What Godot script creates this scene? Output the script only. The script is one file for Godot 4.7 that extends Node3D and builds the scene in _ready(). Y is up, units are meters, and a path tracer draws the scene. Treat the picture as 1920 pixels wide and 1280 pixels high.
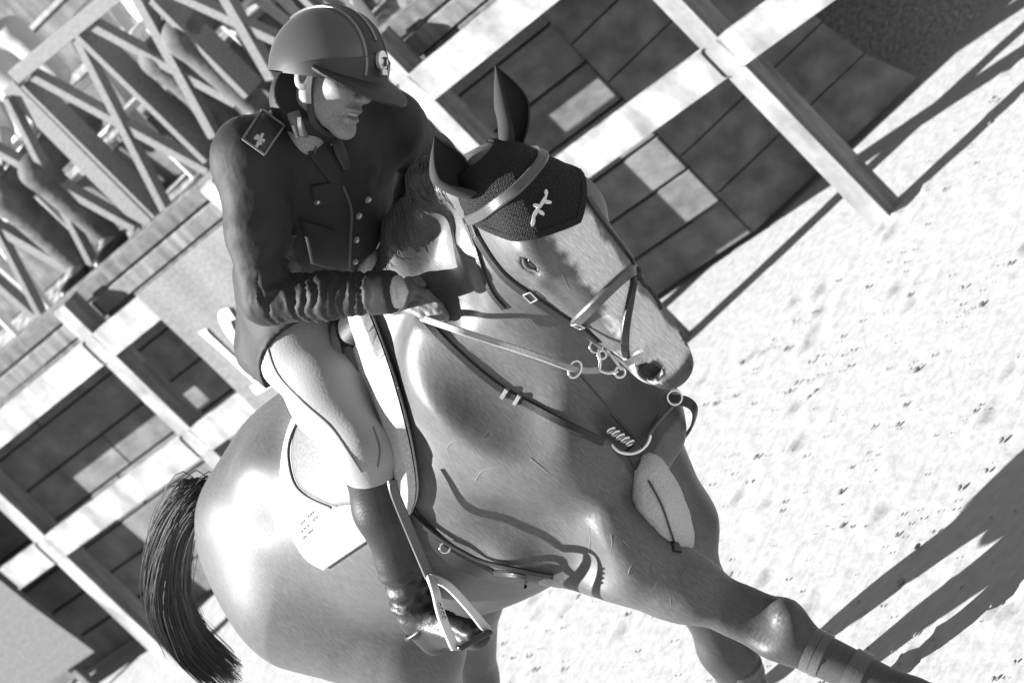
extends Node3D
# Rider patting his horse in front of an arena fence; black-and-white photograph, camera rolled 45 degrees.

# ---------- camera model (photo pixels 1920 x 1280 -> rays) ----------
const DETAIL := 1.0    # 1 for the finished mesh, larger is coarser
const FPX := 6000.0
const CAM_H := 2.57
const PITCH := 10.0
const ROLL := 45.0
const PSI := 54.0          # heading of the horse: degrees from camera-right towards the camera
var cam_pos := Vector3(0, CAM_H, 0)
var cf: Vector3
var cx: Vector3
var cy: Vector3
var hh: Vector3            # horse forward
var hr: Vector3            # horse right
var hw: Vector3            # withers, on the ground
var fence_a: Vector3       # foot of the right-hand post
var fence_d: Vector3
var fence_n: Vector3

func setup_frames() -> void:
	var p := deg_to_rad(PITCH)
	cf = Vector3(0, -sin(p), -cos(p))
	var r := Vector3(1, 0, 0)
	var u := r.cross(cf)
	var ro := deg_to_rad(ROLL)
	cx = r * cos(ro) - u * sin(ro)
	cy = r * sin(ro) + u * cos(ro)
	var ps := deg_to_rad(PSI)
	hh = Vector3(cos(ps), 0, sin(ps))
	hr = Vector3(-sin(ps), 0, cos(ps))
	hw = cam_pos + ray(705, 505) * 7.2
	hw.y = 0
	fence_a = on_level(1669, 403, 0)
	var b := on_level(315, 1260, 0)
	fence_d = (fence_a - b).normalized()
	fence_n = Vector3(-fence_d.z, 0, fence_d.x)

func ray(px: float, py: float) -> Vector3:
	return cf + cx * ((px - 960.0) / FPX) + cy * ((640.0 - py) / FPX)
func on_level(px: float, py: float, y: float) -> Vector3:
	var r := ray(px, py)
	return cam_pos + r * ((y - cam_pos.y) / r.y)
# point on the plane parallel to the horse's median plane, rt metres to its right
func Q(px: float, py: float, rt: float) -> Vector3:
	var r := ray(px, py)
	return cam_pos + r * ((rt - (cam_pos - hw).dot(hr)) / r.dot(hr))
# horse frame: forward of the withers, height, to the right
func L(fw: float, y: float, rt: float) -> Vector3:
	return hw + hh * fw + Vector3(0, y, 0) + hr * rt
func to_l(p: Vector3) -> Vector3:
	var v := p - hw
	return Vector3(v.dot(hh), p.y, v.dot(hr))
# point of the plane parallel to the fence, off metres in front of it
func FQ(px: float, py: float, off: float) -> Vector3:
	var r := ray(px, py)
	return cam_pos + r * ((off - (cam_pos - fence_a).dot(fence_n)) / r.dot(fence_n))
# fence frame: t metres to the left of the right-hand post, height, in front
func FL(t: float, y: float, off: float) -> Vector3:
	return fence_a - fence_d * t + Vector3(0, y, 0) + fence_n * off

# ---------- implicit shapes ----------
class Field:
	var kind := PackedInt32Array()
	var op := PackedInt32Array()
	var a := PackedVector3Array()
	var ba := PackedVector3Array()
	var il := PackedFloat32Array()
	var ra := PackedFloat32Array()
	var rb := PackedFloat32Array()
	var k := PackedFloat32Array()
	var n := PackedVector3Array()
	var s := PackedFloat32Array()
	var ax: Array[Basis] = []
	var rad := PackedVector3Array()
	var all := PackedInt32Array()
	var lo := Vector3(1e9, 1e9, 1e9)
	var hi := Vector3(-1e9, -1e9, -1e9)
	func _push(kd: int, o: int, pa: Vector3, pb: Vector3, r1: float, r2: float, kk: float, nn: Vector3, ss: float, bs: Basis, rr: Vector3) -> void:
		all.append(kind.size())
		kind.append(kd); op.append(o); a.append(pa); ba.append(pb - pa)
		il.append(1.0 / maxf((pb - pa).length_squared(), 1e-9))
		ra.append(r1); rb.append(r2); k.append(kk); n.append(nn); s.append(ss); ax.append(bs); rad.append(rr)
		if o == 0:
			var m := maxf(maxf(r1, r2), maxf(rr.x, maxf(rr.y, rr.z))) + kk * 0.25
			var mv := Vector3(m, m, m)
			lo = lo.min(pa - mv).min(pb - mv)
			hi = hi.max(pa + mv).max(pb + mv)
	# tapered capsule; nn with ss below 1 flattens it along nn
	func cone(pa: Vector3, pb: Vector3, r1: float, r2: float, kk := 0.03, nn := Vector3.ZERO, ss := 1.0, o := 0) -> void:
		_push(0, o, pa, pb, r1, r2, kk, nn, ss, Basis(), Vector3.ZERO)
	func chain(pts: Array, rs: Array, kk := 0.03, nn := Vector3.ZERO, ss := 1.0) -> void:
		for i in pts.size() - 1:
			cone(pts[i], pts[i + 1], rs[i], rs[i + 1], kk, nn, ss)
	func ell(c: Vector3, bs: Basis, rr: Vector3, kk := 0.03, o := 0) -> void:
		_push(1, o, c, c, 0, 0, kk, Vector3.ZERO, 1.0, bs, rr)
	func prim(i: int, p: Vector3) -> float:
		var q := p - a[i]
		if kind[i] == 0:
			var b := ba[i]
			var sc := s[i]
			var t := clampf(q.dot(b) * il[i], 0.0, 1.0)
			if sc < 1.0:
				q = q - b * t
				var nn := n[i]
				q += nn * (q.dot(nn) * (1.0 / sc - 1.0))
				return (q.length() - lerpf(ra[i], rb[i], t)) * (0.5 + 0.5 * sc)
			return (q - b * t).length() - lerpf(ra[i], rb[i], t)
		var bs: Basis = ax[i]
		var l := Vector3(q.dot(bs.x), q.dot(bs.y), q.dot(bs.z)) / rad[i]
		var k0 := l.length()
		if k0 < 1e-4:
			return -minf(rad[i].x, minf(rad[i].y, rad[i].z))
		var k1 := (l / rad[i]).length()
		return k0 * (k0 - 1.0) / k1
	func ev(p: Vector3, idx: PackedInt32Array) -> float:
		var d := 1e3
		for i in idx:
			var q := p - a[i]
			var e: float
			if kind[i] == 0:
				var b := ba[i]
				var t := clampf(q.dot(b) * il[i], 0.0, 1.0)
				q -= b * t
				var r := ra[i]
				r += (rb[i] - r) * t
				var sc := s[i]
				if sc < 1.0:
					var nn := n[i]
					q += nn * (q.dot(nn) * (1.0 / sc - 1.0))
					e = (q.length() - r) * (0.5 + 0.5 * sc)
				else:
					e = q.length() - r
			else:
				e = prim(i, p)
			var kk := k[i]
			if op[i] == 0:
				if e >= d + kk: continue
				var h := kk - absf(d - e)
				if e < d: d = e
				if h > 0.0: d -= h * h / (kk * 4.0)
			else:
				e = -e
				if e <= d - kk: continue
				var h2 := kk - absf(d - e)
				if e > d: d = e
				if h2 > 0.0: d += h2 * h2 / (kk * 4.0)
		return d
	# primitives that matter within reach of a point
	func near(c: Vector3, reach: float, src: PackedInt32Array) -> PackedInt32Array:
		var m := 1e3
		var ds := PackedFloat32Array()
		for i in src:
			var e := prim(i, c)
			ds.append(e)
			if op[i] == 0 and e < m: m = e
		var keep := PackedInt32Array()
		for q in src.size():
			var i := src[q]
			if op[i] == 0:
				if ds[q] < m + reach * 3.4 + k[i]: keep.append(i)
			elif ds[q] < reach * 3.0 + k[i]:
				keep.append(i)
		return keep
	func d(p: Vector3) -> float:
		return ev(p, all)
	func grad(p: Vector3) -> Vector3:
		var h := 0.003
		var z := near(p, 0.006, all)
		return Vector3(ev(p + Vector3(h, 0, 0), z) - ev(p - Vector3(h, 0, 0), z), ev(p + Vector3(0, h, 0), z) - ev(p - Vector3(0, h, 0), z), ev(p + Vector3(0, 0, h), z) - ev(p - Vector3(0, 0, h), z)).normalized()
	# first hit of a ray, or Vector3.INF
	func hit(o: Vector3, dir: Vector3, t0 := 0.0, tmax := 12.0) -> Vector3:
		var dn := dir.normalized()
		var t := t0
		var z := PackedInt32Array()
		for i in all:
			var c := a[i] + ba[i] * 0.5 - o
			var m := maxf(maxf(ra[i], rb[i]), maxf(rad[i].x, maxf(rad[i].y, rad[i].z))) + ba[i].length() * 0.5 + 0.1
			if (c - dn * c.dot(dn)).length() < m: z.append(i)
		if z.is_empty(): return Vector3.INF
		for _i in 160:
			var p := o + dn * t
			var e := ev(p, z)
			if e < 0.0006:
				return p
			t += minf(e * 0.8, 0.5)
			if t > tmax:
				break
		return Vector3.INF
	# field values of one block of 8 x 8 x 8 cells; corners far from the surface stay at 1e6
	func leaf(lf: Array, org: Vector3, cell: float) -> PackedFloat32Array:
		var o := org + Vector3(lf[0], lf[1], lf[2]) * cell * 8.0
		var keep: PackedInt32Array = lf[3]
		var va := PackedFloat32Array()
		va.resize(729)
		va.fill(1e6)
		for sb in 8:
			var sx := (sb & 1) * 4
			var sy := ((sb >> 1) & 1) * 4
			var sz := (sb >> 2) * 4
			var cc := o + Vector3(sx + 2, sy + 2, sz + 2) * cell
			if absf(ev(cc, keep)) > cell * 2 * 1.7321 * 1.6:
				continue
			var kp := near(cc, cell * 3.5, keep)
			for z in range(sz, sz + 5):
				for y in range(sy, sy + 5):
					for x in range(sx, sx + 5):
						var id := x + 9 * y + 81 * z
						if va[id] > 1e5:
							va[id] = ev(o + Vector3(x, y, z) * cell, kp)
		return va
	# surface nets; returns {v, n, i}
	func mesh(cell: float) -> Dictionary:
		var bs := 8
		var bw := cell * bs
		var org := lo - Vector3.ONE * cell * 2.0
		var nb := ((hi + Vector3.ONE * cell * 2.0 - org) / bw).ceil()
		var root := 4
		var stack: Array = []
		var rn := (nb / float(root)).ceil()
		for i in int(rn.x):
			for j in int(rn.y):
				for l in int(rn.z):
					stack.append([i * root, j * root, l * root, root, all])
		var leaves: Array = []
		while not stack.is_empty():
			var t: Array = stack.pop_back()
			var w: int = t[3]
			var half := bw * w * 0.5
			var c := org + Vector3(t[0], t[1], t[2]) * bw + Vector3.ONE * half
			var diag := half * 1.7321
			var m := 1e3
			var ds := PackedFloat32Array()
			var src: PackedInt32Array = t[4]
			for i in src:
				var e := prim(i, c)
				ds.append(e)
				if op[i] == 0:
					m = minf(m, e)
			var keep := PackedInt32Array()
			for q in src.size():
				var i := src[q]
				if op[i] == 0:
					if ds[q] < m + diag * 3.0 + k[i]:
						keep.append(i)
				elif ds[q] < diag * 2.4 + k[i]:
					keep.append(i)
			if keep.is_empty():
				continue
			var f := ev(c, keep)
			if absf(f) > diag * 1.45:
				continue
			if w == 1:
				leaves.append([t[0], t[1], t[2], keep])
			else:
				var g := w >> 1
				for i in 2:
					for j in 2:
						for l in 2:
							stack.append([t[0] + i * g, t[1] + j * g, t[2] + l * g, g, keep])
		var vx := PackedVector3Array()
		var nx := PackedVector3Array()
		var cellmap := {}
		var vals: Array = []
		var SY := 4096
		var SZ := 4096 * 4096
		vals.resize(leaves.size())
		for li in leaves.size():
			vals[li] = leaf(leaves[li], org, cell)
		for li in leaves.size():
			var lf: Array = leaves[li]
			var o := org + Vector3(lf[0], lf[1], lf[2]) * bw
			var va: PackedFloat32Array = vals[li]
			for z in 8:
				for y in 8:
					for x in 8:
						var b := x + 9 * y + 81 * z
						var c0 := va[b]
						if c0 > 1e5: continue
						var c1 := va[b + 1]
						if c1 > 1e5: continue
						var c2 := va[b + 9]
						var c3 := va[b + 10]
						var c4 := va[b + 81]
						var c5 := va[b + 82]
						var c6 := va[b + 90]
						var c7 := va[b + 91]
						if c2 > 1e5 or c4 > 1e5 or c7 > 1e5 or c3 > 1e5 or c5 > 1e5 or c6 > 1e5: continue
						var ng := int(c0 < 0) + int(c1 < 0) + int(c2 < 0) + int(c3 < 0) + int(c4 < 0) + int(c5 < 0) + int(c6 < 0) + int(c7 < 0)
						if ng == 0 or ng == 8: continue
						var sum := Vector3.ZERO
						var cnt := 0
						if (c0 < 0) != (c1 < 0): sum += Vector3(c0 / (c0 - c1), 0, 0); cnt += 1
						if (c2 < 0) != (c3 < 0): sum += Vector3(c2 / (c2 - c3), 1, 0); cnt += 1
						if (c4 < 0) != (c5 < 0): sum += Vector3(c4 / (c4 - c5), 0, 1); cnt += 1
						if (c6 < 0) != (c7 < 0): sum += Vector3(c6 / (c6 - c7), 1, 1); cnt += 1
						if (c0 < 0) != (c2 < 0): sum += Vector3(0, c0 / (c0 - c2), 0); cnt += 1
						if (c1 < 0) != (c3 < 0): sum += Vector3(1, c1 / (c1 - c3), 0); cnt += 1
						if (c4 < 0) != (c6 < 0): sum += Vector3(0, c4 / (c4 - c6), 1); cnt += 1
						if (c5 < 0) != (c7 < 0): sum += Vector3(1, c5 / (c5 - c7), 1); cnt += 1
						if (c0 < 0) != (c4 < 0): sum += Vector3(0, 0, c0 / (c0 - c4)); cnt += 1
						if (c1 < 0) != (c5 < 0): sum += Vector3(1, 0, c1 / (c1 - c5)); cnt += 1
						if (c2 < 0) != (c6 < 0): sum += Vector3(0, 1, c2 / (c2 - c6)); cnt += 1
						if (c3 < 0) != (c7 < 0): sum += Vector3(1, 1, c3 / (c3 - c7)); cnt += 1
						cellmap[(lf[0] * 8 + x) + (lf[1] * 8 + y) * SY + (lf[2] * 8 + z) * SZ] = vx.size()
						vx.append(o + (Vector3(x, y, z) + sum / cnt) * cell)
						nx.append(Vector3(c1 + c3 + c5 + c7 - c0 - c2 - c4 - c6, c2 + c3 + c6 + c7 - c0 - c1 - c4 - c5, c4 + c5 + c6 + c7 - c0 - c1 - c2 - c3).normalized())
		var ix := PackedInt32Array()
		var steps := [1, SY, SZ]
		for li in leaves.size():
			var lf: Array = leaves[li]
			var va: PackedFloat32Array = vals[li]
			for z in 8:
				for y in 8:
					for x in 8:
						var b := x + 9 * y + 81 * z
						var c0 := va[b]
						if c0 > 1e5: continue
						var cid: int = (lf[0] * 8 + x) + (lf[1] * 8 + y) * SY + (lf[2] * 8 + z) * SZ
						for axd in 3:
							var c1 := va[b + [1, 9, 81][axd]]
							if c1 > 1e5 or (c0 < 0) == (c1 < 0): continue
							var s1: int = steps[(axd + 1) % 3]
							var s2: int = steps[(axd + 2) % 3]
							var q0: int = cellmap.get(cid, -1)
							var q1: int = cellmap.get(cid - s1, -1)
							var q2: int = cellmap.get(cid - s1 - s2, -1)
							var q3: int = cellmap.get(cid - s2, -1)
							if q0 < 0 or q1 < 0 or q2 < 0 or q3 < 0: continue
							if c0 < 0:
								ix.append_array([q0, q2, q1, q0, q3, q2])
							else:
								ix.append_array([q0, q1, q2, q0, q2, q3])
		return {"v": vx, "n": nx, "i": ix}

# mean of the face normals round each vertex (front faces run clockwise)
func face_normals(v: PackedVector3Array, ix: PackedInt32Array) -> PackedVector3Array:
	var nn := PackedVector3Array()
	nn.resize(v.size())
	for t in range(0, ix.size(), 3):
		var f := (v[ix[t + 2]] - v[ix[t]]).cross(v[ix[t + 1]] - v[ix[t]])
		nn[ix[t]] += f
		nn[ix[t + 1]] += f
		nn[ix[t + 2]] += f
	for i in nn.size():
		nn[i] = nn[i].normalized()
	return nn

# ---------- meshes ----------
var taken := {}
func numbered(nm: String) -> String:
	var c: int = taken.get(nm, 0)
	taken[nm] = c + 1
	return nm if c == 0 else "%s_%03d" % [nm, c]
func tag(o: Node, label: String, category := "", group := "", kind := "") -> Node:
	if label: o.set_meta("label", label)
	if category: o.set_meta("category", category)
	if group: o.set_meta("group", group)
	if kind: o.set_meta("kind", kind)
	return o
func base(nm: String, at: Vector3) -> Node3D:
	var o := Node3D.new()
	o.name = numbered(nm)
	add_child(o)
	o.position = at
	return o
# commits arrays as one mesh under a parent; vertices are given in world space
func put(nm: String, v: PackedVector3Array, nrm: PackedVector3Array, ix: PackedInt32Array, m: Material, parent: Node3D = null, col := PackedColorArray()) -> MeshInstance3D:
	var o := MeshInstance3D.new()
	var off := Vector3.ZERO
	var pn := parent
	while pn != null and pn != self:
		off += pn.position
		pn = pn.get_parent() as Node3D
	var vv := v
	if off != Vector3.ZERO:
		vv = PackedVector3Array()
		vv.resize(v.size())
		for i in v.size():
			vv[i] = v[i] - off
	var arr := []
	arr.resize(Mesh.ARRAY_MAX)
	arr[Mesh.ARRAY_VERTEX] = vv
	arr[Mesh.ARRAY_NORMAL] = nrm
	arr[Mesh.ARRAY_INDEX] = ix
	if not col.is_empty():
		arr[Mesh.ARRAY_COLOR] = col
	var am := ArrayMesh.new()
	am.add_surface_from_arrays(Mesh.PRIMITIVE_TRIANGLES, arr)
	am.surface_set_material(0, m)
	o.mesh = am
	if parent == null:
		o.name = numbered(nm)
		add_child(o)
	else:
		o.name = nm
		parent.add_child(o, true)
	return o

# a collector of flat and smooth pieces that become one mesh
class Soup:
	var v := PackedVector3Array()
	var n := PackedVector3Array()
	var i := PackedInt32Array()
	var c := PackedColorArray()
	func quad(a: Vector3, b: Vector3, cc: Vector3, d: Vector3) -> void:  # clockwise seen from outside
		var nn := (d - a).cross(b - a).normalized()
		var o := v.size()
		v.append_array([a, b, cc, d])
		n.append_array([nn, nn, nn, nn])
		i.append_array([o, o + 1, o + 2, o, o + 2, o + 3])
	func tri(a: Vector3, b: Vector3, cc: Vector3) -> void:
		var nn := (cc - a).cross(b - a).normalized()
		var o := v.size()
		v.append_array([a, b, cc])
		n.append_array([nn, nn, nn])
		i.append_array([o, o + 1, o + 2])
	func add(d: Dictionary) -> void:
		var o := v.size()
		v.append_array(d.v)
		n.append_array(d.n)
		for q in d.i:
			i.append(q + o)
	# box with chamfered long edges; three half axes
	func box(ce: Vector3, hx: Vector3, hy: Vector3, hz: Vector3, ch := 0.0) -> void:
		if ch <= 0.0:
			var P: Array = []
			for sx in [-1, 1]:
				for sy in [-1, 1]:
					for sz in [-1, 1]:
						P.append(ce + hx * sx + hy * sy + hz * sz)
			for fq in [[0, 1, 3, 2], [4, 6, 7, 5], [0, 4, 5, 1], [2, 3, 7, 6], [0, 2, 6, 4], [1, 5, 7, 3]]:
				_out(P[fq[0]], P[fq[1]], P[fq[2]], P[fq[3]], ce)
			return
		var ey := hy.normalized() * ch
		var ez := hz.normalized() * ch
		var ex := hx.normalized() * ch
		var ring := [hy - ey + hz, hy + hz - ez, hy - hz + ez, hy - ey - hz, -hy + ey - hz, -hy - hz + ez, -hy + hz - ez, -hy + ey + hz]
		var rin: Array = []
		for q: Vector3 in ring:
			var yy := q.dot(hy.normalized())
			var zz := q.dot(hz.normalized())
			rin.append(hy.normalized() * (yy - signf(yy) * ch) + hz.normalized() * (zz - signf(zz) * ch))
		for q in 8:
			var r := (q + 1) % 8
			_out(ce - hx + ex + ring[q], ce + hx - ex + ring[q], ce + hx - ex + ring[r], ce - hx + ex + ring[r], ce)
			_out(ce + hx - ex + ring[q], ce + hx + rin[q], ce + hx + rin[r], ce + hx - ex + ring[r], ce)
			_out(ce - hx + ex + ring[q], ce - hx + rin[q], ce - hx + rin[r], ce - hx + ex + ring[r], ce)
		for sg in [-1, 1]:
			for q in range(1, 7):
				_outt(ce + hx * sg + rin[0], ce + hx * sg + rin[q], ce + hx * sg + rin[q + 1], ce)
	func _out(a: Vector3, b: Vector3, cc: Vector3, d: Vector3, ce: Vector3) -> void:
		var nn := (cc - a).cross(b - d)
		if nn.dot((a + b + cc + d) * 0.25 - ce) < 0:
			quad(a, d, cc, b)
		else:
			quad(a, b, cc, d)
	func _outt(a: Vector3, b: Vector3, cc: Vector3, ce: Vector3) -> void:
		var nn := (cc - a).cross(b - a)
		if nn.length() < 1e-12: return
		if nn.dot((a + b + cc) / 3.0 - ce) < 0:
			tri(a, cc, b)
		else:
			tri(a, b, cc)
	# smooth tube through points, radius list, flat caps rounded by a point
	func tube(pts: Array, rs: Array, sides := 8, up := Vector3.UP, flat := 1.0) -> void:
		var o := v.size()
		var m := pts.size()
		var last := up
		for q in m:
			var t: Vector3 = (pts[mini(q + 1, m - 1)] - pts[maxi(q - 1, 0)]).normalized()
			var x := last - t * last.dot(t)
			if x.length() < 0.01: x = t.cross(Vector3(0.3, 0.7, 0.2))
			x = x.normalized()
			last = x
			var y := t.cross(x)
			for s in sides:
				var an := TAU * s / sides
				var dir := x * cos(an) + y * sin(an) * flat
				v.append(pts[q] + dir * rs[q])
				n.append((x * cos(an) + y * sin(an) / flat).normalized())
		for q in m - 1:
			for s in sides:
				var a0 := o + q * sides + s
				var a1 := o + q * sides + (s + 1) % sides
				i.append_array([a0, a0 + sides, a1, a1, a0 + sides, a1 + sides])
		for e in 2:
			var q: int = 0 if e == 0 else m - 1
			var ci := v.size()
			var t: Vector3 = (pts[0] - pts[1]).normalized() if e == 0 else (pts[m - 1] - pts[m - 2]).normalized()
			v.append(pts[q] + t * rs[q] * 0.5)
			n.append(t)
			for s in sides:
				var a0 := o + q * sides + s
				var a1 := o + q * sides + (s + 1) % sides
				if e == 0: i.append_array([ci, a0, a1])
				else: i.append_array([ci, a1, a0])
	# ribbon: points, outward normals, half widths, thickness (a closed strip of 4 sides)
	func ribbon(pts: Array, nr: Array, w: Array, th: float, closed := false) -> void:
		var m := pts.size()
		var rows: Array = []
		for q in m:
			var t: Vector3
			if closed: t = (pts[(q + 1) % m] - pts[(q + m - 1) % m]).normalized()
			else: t = (pts[mini(q + 1, m - 1)] - pts[maxi(q - 1, 0)]).normalized()
			var nn: Vector3 = nr[q]
			nn = (nn - t * nn.dot(t)).normalized()
			var sd := t.cross(nn)
			var ww: float = w[q]
			rows.append([pts[q] - sd * ww - nn * th * 0.5, pts[q] - sd * ww + nn * th * 0.25, pts[q] - sd * ww * 0.75 + nn * th, pts[q] + sd * ww * 0.75 + nn * th, pts[q] + sd * ww + nn * th * 0.25, pts[q] + sd * ww - nn * th * 0.5])
		var lim := m if closed else m - 1
		for e in 6:
			var g := (e + 1) % 6
			var o := v.size()
			for q in m:
				var A: Array = rows[q]
				var t: Vector3
				if closed: t = (pts[(q + 1) % m] - pts[(q + m - 1) % m]).normalized()
				else: t = (pts[mini(q + 1, m - 1)] - pts[maxi(q - 1, 0)]).normalized()
				var fn: Vector3 = (A[g] - A[e]).cross(t).normalized()
				var ce: Vector3 = (A[0] + A[5] + A[2] + A[3]) * 0.25
				if fn.dot((A[e] + A[g]) * 0.5 - ce) < 0: fn = -fn
				v.append(A[e]); v.append(A[g])
				n.append(fn); n.append(fn)
			for q in lim:
				var a0 := o + q * 2
				var b0 := o + ((q + 1) % m) * 2
				var fq := (v[b0] - v[a0]).cross(v[a0 + 1] - v[a0])
				if fq.dot(n[a0]) > 0: i.append_array([a0, a0 + 1, b0, a0 + 1, b0 + 1, b0])
				else: i.append_array([a0, b0, a0 + 1, a0 + 1, b0, b0 + 1])
		if not closed:
			for e in [0, m - 1]:
				var A: Array = rows[e]
				quad(A[0], A[1], A[4], A[5])
				quad(A[1], A[2], A[3], A[4])

func soup(nm: String, s: Soup, m: Material, parent: Node3D = null) -> MeshInstance3D:
	return put(nm, s.v, s.n, s.i, m, parent, s.c)

# smooth curve through points
func curve(pts: Array, per := 6) -> Array:
	var out: Array = []
	var m := pts.size()
	for q in m - 1:
		var p0 = pts[maxi(q - 1, 0)]
		var p1 = pts[q]
		var p2 = pts[q + 1]
		var p3 = pts[mini(q + 2, m - 1)]
		for s in per:
			var t := float(s) / per
			out.append(0.5 * ((2.0 * p1) + (p2 - p0) * t + (2.0 * p0 - 5.0 * p1 + 4.0 * p2 - p3) * t * t + (3.0 * p1 - p0 - 3.0 * p2 + p3) * t * t * t))
	out.append(pts[m - 1])
	return out
func even(a: float, b: float, m: int) -> Array:
	var r: Array = []
	for q in m:
		r.append(lerpf(a, b, float(q) / maxf(m - 1, 1)))
	return r

# ---------- materials (greys: the photograph is black and white) ----------
var rng := RandomNumberGenerator.new()
func gray(lin: float) -> Color:
	return Color(lin, lin, lin).linear_to_srgb()
func noise_tex(sz: int, freq: float, lo: float, hi: float, sd: int, oct := 4, stretch := 1.0, normal := 0.0, kind := FastNoiseLite.TYPE_SIMPLEX_SMOOTH) -> ImageTexture:
	var nz := FastNoiseLite.new()
	nz.noise_type = kind
	nz.seed = sd
	nz.frequency = freq
	nz.fractal_octaves = oct
	var sh := int(sz / stretch)
	var im := nz.get_seamless_image(sz, sh)
	im.convert(Image.FORMAT_RGB8)
	if stretch != 1.0:
		im.resize(sz, sz, Image.INTERPOLATE_CUBIC)
	if normal > 0.0:
		im.bump_map_to_normal_map(normal)
	else:
		for y in im.get_height():
			for x in im.get_width():
				var g := lerpf(lo, hi, im.get_pixel(x, y).r)
				im.set_pixel(x, y, Color(g, g, g))
	im.generate_mipmaps()
	return ImageTexture.create_from_image(im)
func mat(lin: float, rough: float, tex: Texture2D = null, scale := 1.0, nrm: Texture2D = null, nsc := 0.5, vcol := false) -> StandardMaterial3D:
	var m := StandardMaterial3D.new()
	m.albedo_color = gray(lin)
	m.roughness = rough
	m.metallic_specular = 0.5
	if tex or nrm:
		m.uv1_triplanar = true
		m.uv1_world_triplanar = true
		m.uv1_scale = Vector3.ONE * scale
		if tex: m.albedo_texture = tex
		if nrm:
			m.normal_enabled = true
			m.normal_texture = nrm
			m.normal_scale = nsc
	m.vertex_color_use_as_albedo = vcol
	return m

var M := {}
func _ready() -> void:
	setup_frames()
	rng.seed = 77
	var cam := Camera3D.new()
	cam.name = "camera"
	cam.fov = rad_to_deg(2.0 * atan(640.0 / FPX))
	cam.near = 0.1
	cam.far = 400.0
	cam.transform = Transform3D(Basis(cx, cy, -cf), cam_pos)
	add_child(cam)
	cam.current = true
	var lens := CameraAttributesPhysical.new()
	lens.frustum_focal_length = 112.5      # the same field of view as above
	lens.frustum_focus_distance = 7.0
	lens.exposure_aperture = 7.0
	cam.attributes = lens
	var env := Environment.new()
	var sky := Sky.new()
	var sm := ProceduralSkyMaterial.new()
	sm.sky_top_color = gray(0.30)
	sm.sky_horizon_color = gray(0.62)
	sm.ground_horizon_color = gray(0.55)
	sm.ground_bottom_color = gray(0.30)
	sm.sky_curve = 0.12
	sm.sun_angle_max = 0.0
	sky.sky_material = sm
	env.background_mode = Environment.BG_SKY
	env.sky = sky
	env.background_energy_multiplier = 0.42
	env.tonemap_mode = Environment.TONE_MAPPER_LINEAR
	env.tonemap_exposure = 3.0
	env.sdfgi_enabled = true
	env.ssao_enabled = true
	env.ssil_enabled = true
	var we := WorldEnvironment.new()
	we.name = "world_environment"
	we.environment = env
	add_child(we)
	var sun := DirectionalLight3D.new()
	sun.name = "sun"
	sun.light_energy = 1.6
	sun.light_color = Color(1, 1, 1)
	sun.light_angular_distance = 0.5
	sun.shadow_enabled = true
	var sd := Vector3(-0.82, 0.50, -0.15).normalized()
	sun.transform = Transform3D(Basis.looking_at(-sd, Vector3.UP), Vector3(0, 8, 0))
	add_child(sun)
	make_materials()
	make_ground()
	make_fence()
	make_boards()
	make_banner()
	make_stand()
	make_clods()
	make_horse()
	make_rider()
	make_tack()
	make_uniform()

# crocheted yarn: rows of small offset loops
func crochet_tex(normal: bool) -> ImageTexture:
	var im := Image.create(128, 128, false, Image.FORMAT_RGB8)
	for y in 128:
		for x in 128:
			var row := y / 16
			var fx := fmod(x + (8 if row % 2 == 1 else 0), 16.0) / 16.0 - 0.5
			var fy := fmod(y, 16.0) / 16.0 - 0.5
			var d := sqrt(fx * fx * 1.6 + fy * fy)
			var g := clampf(1.0 - absf(d - 0.33) * 5.0, 0.0, 1.0)
			if not normal: g = 0.25 + 0.75 * g
			im.set_pixel(x, y, Color(g, g, g))
	if normal: im.bump_map_to_normal_map(8.0)
	im.generate_mipmaps()
	return ImageTexture.create_from_image(im)

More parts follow.
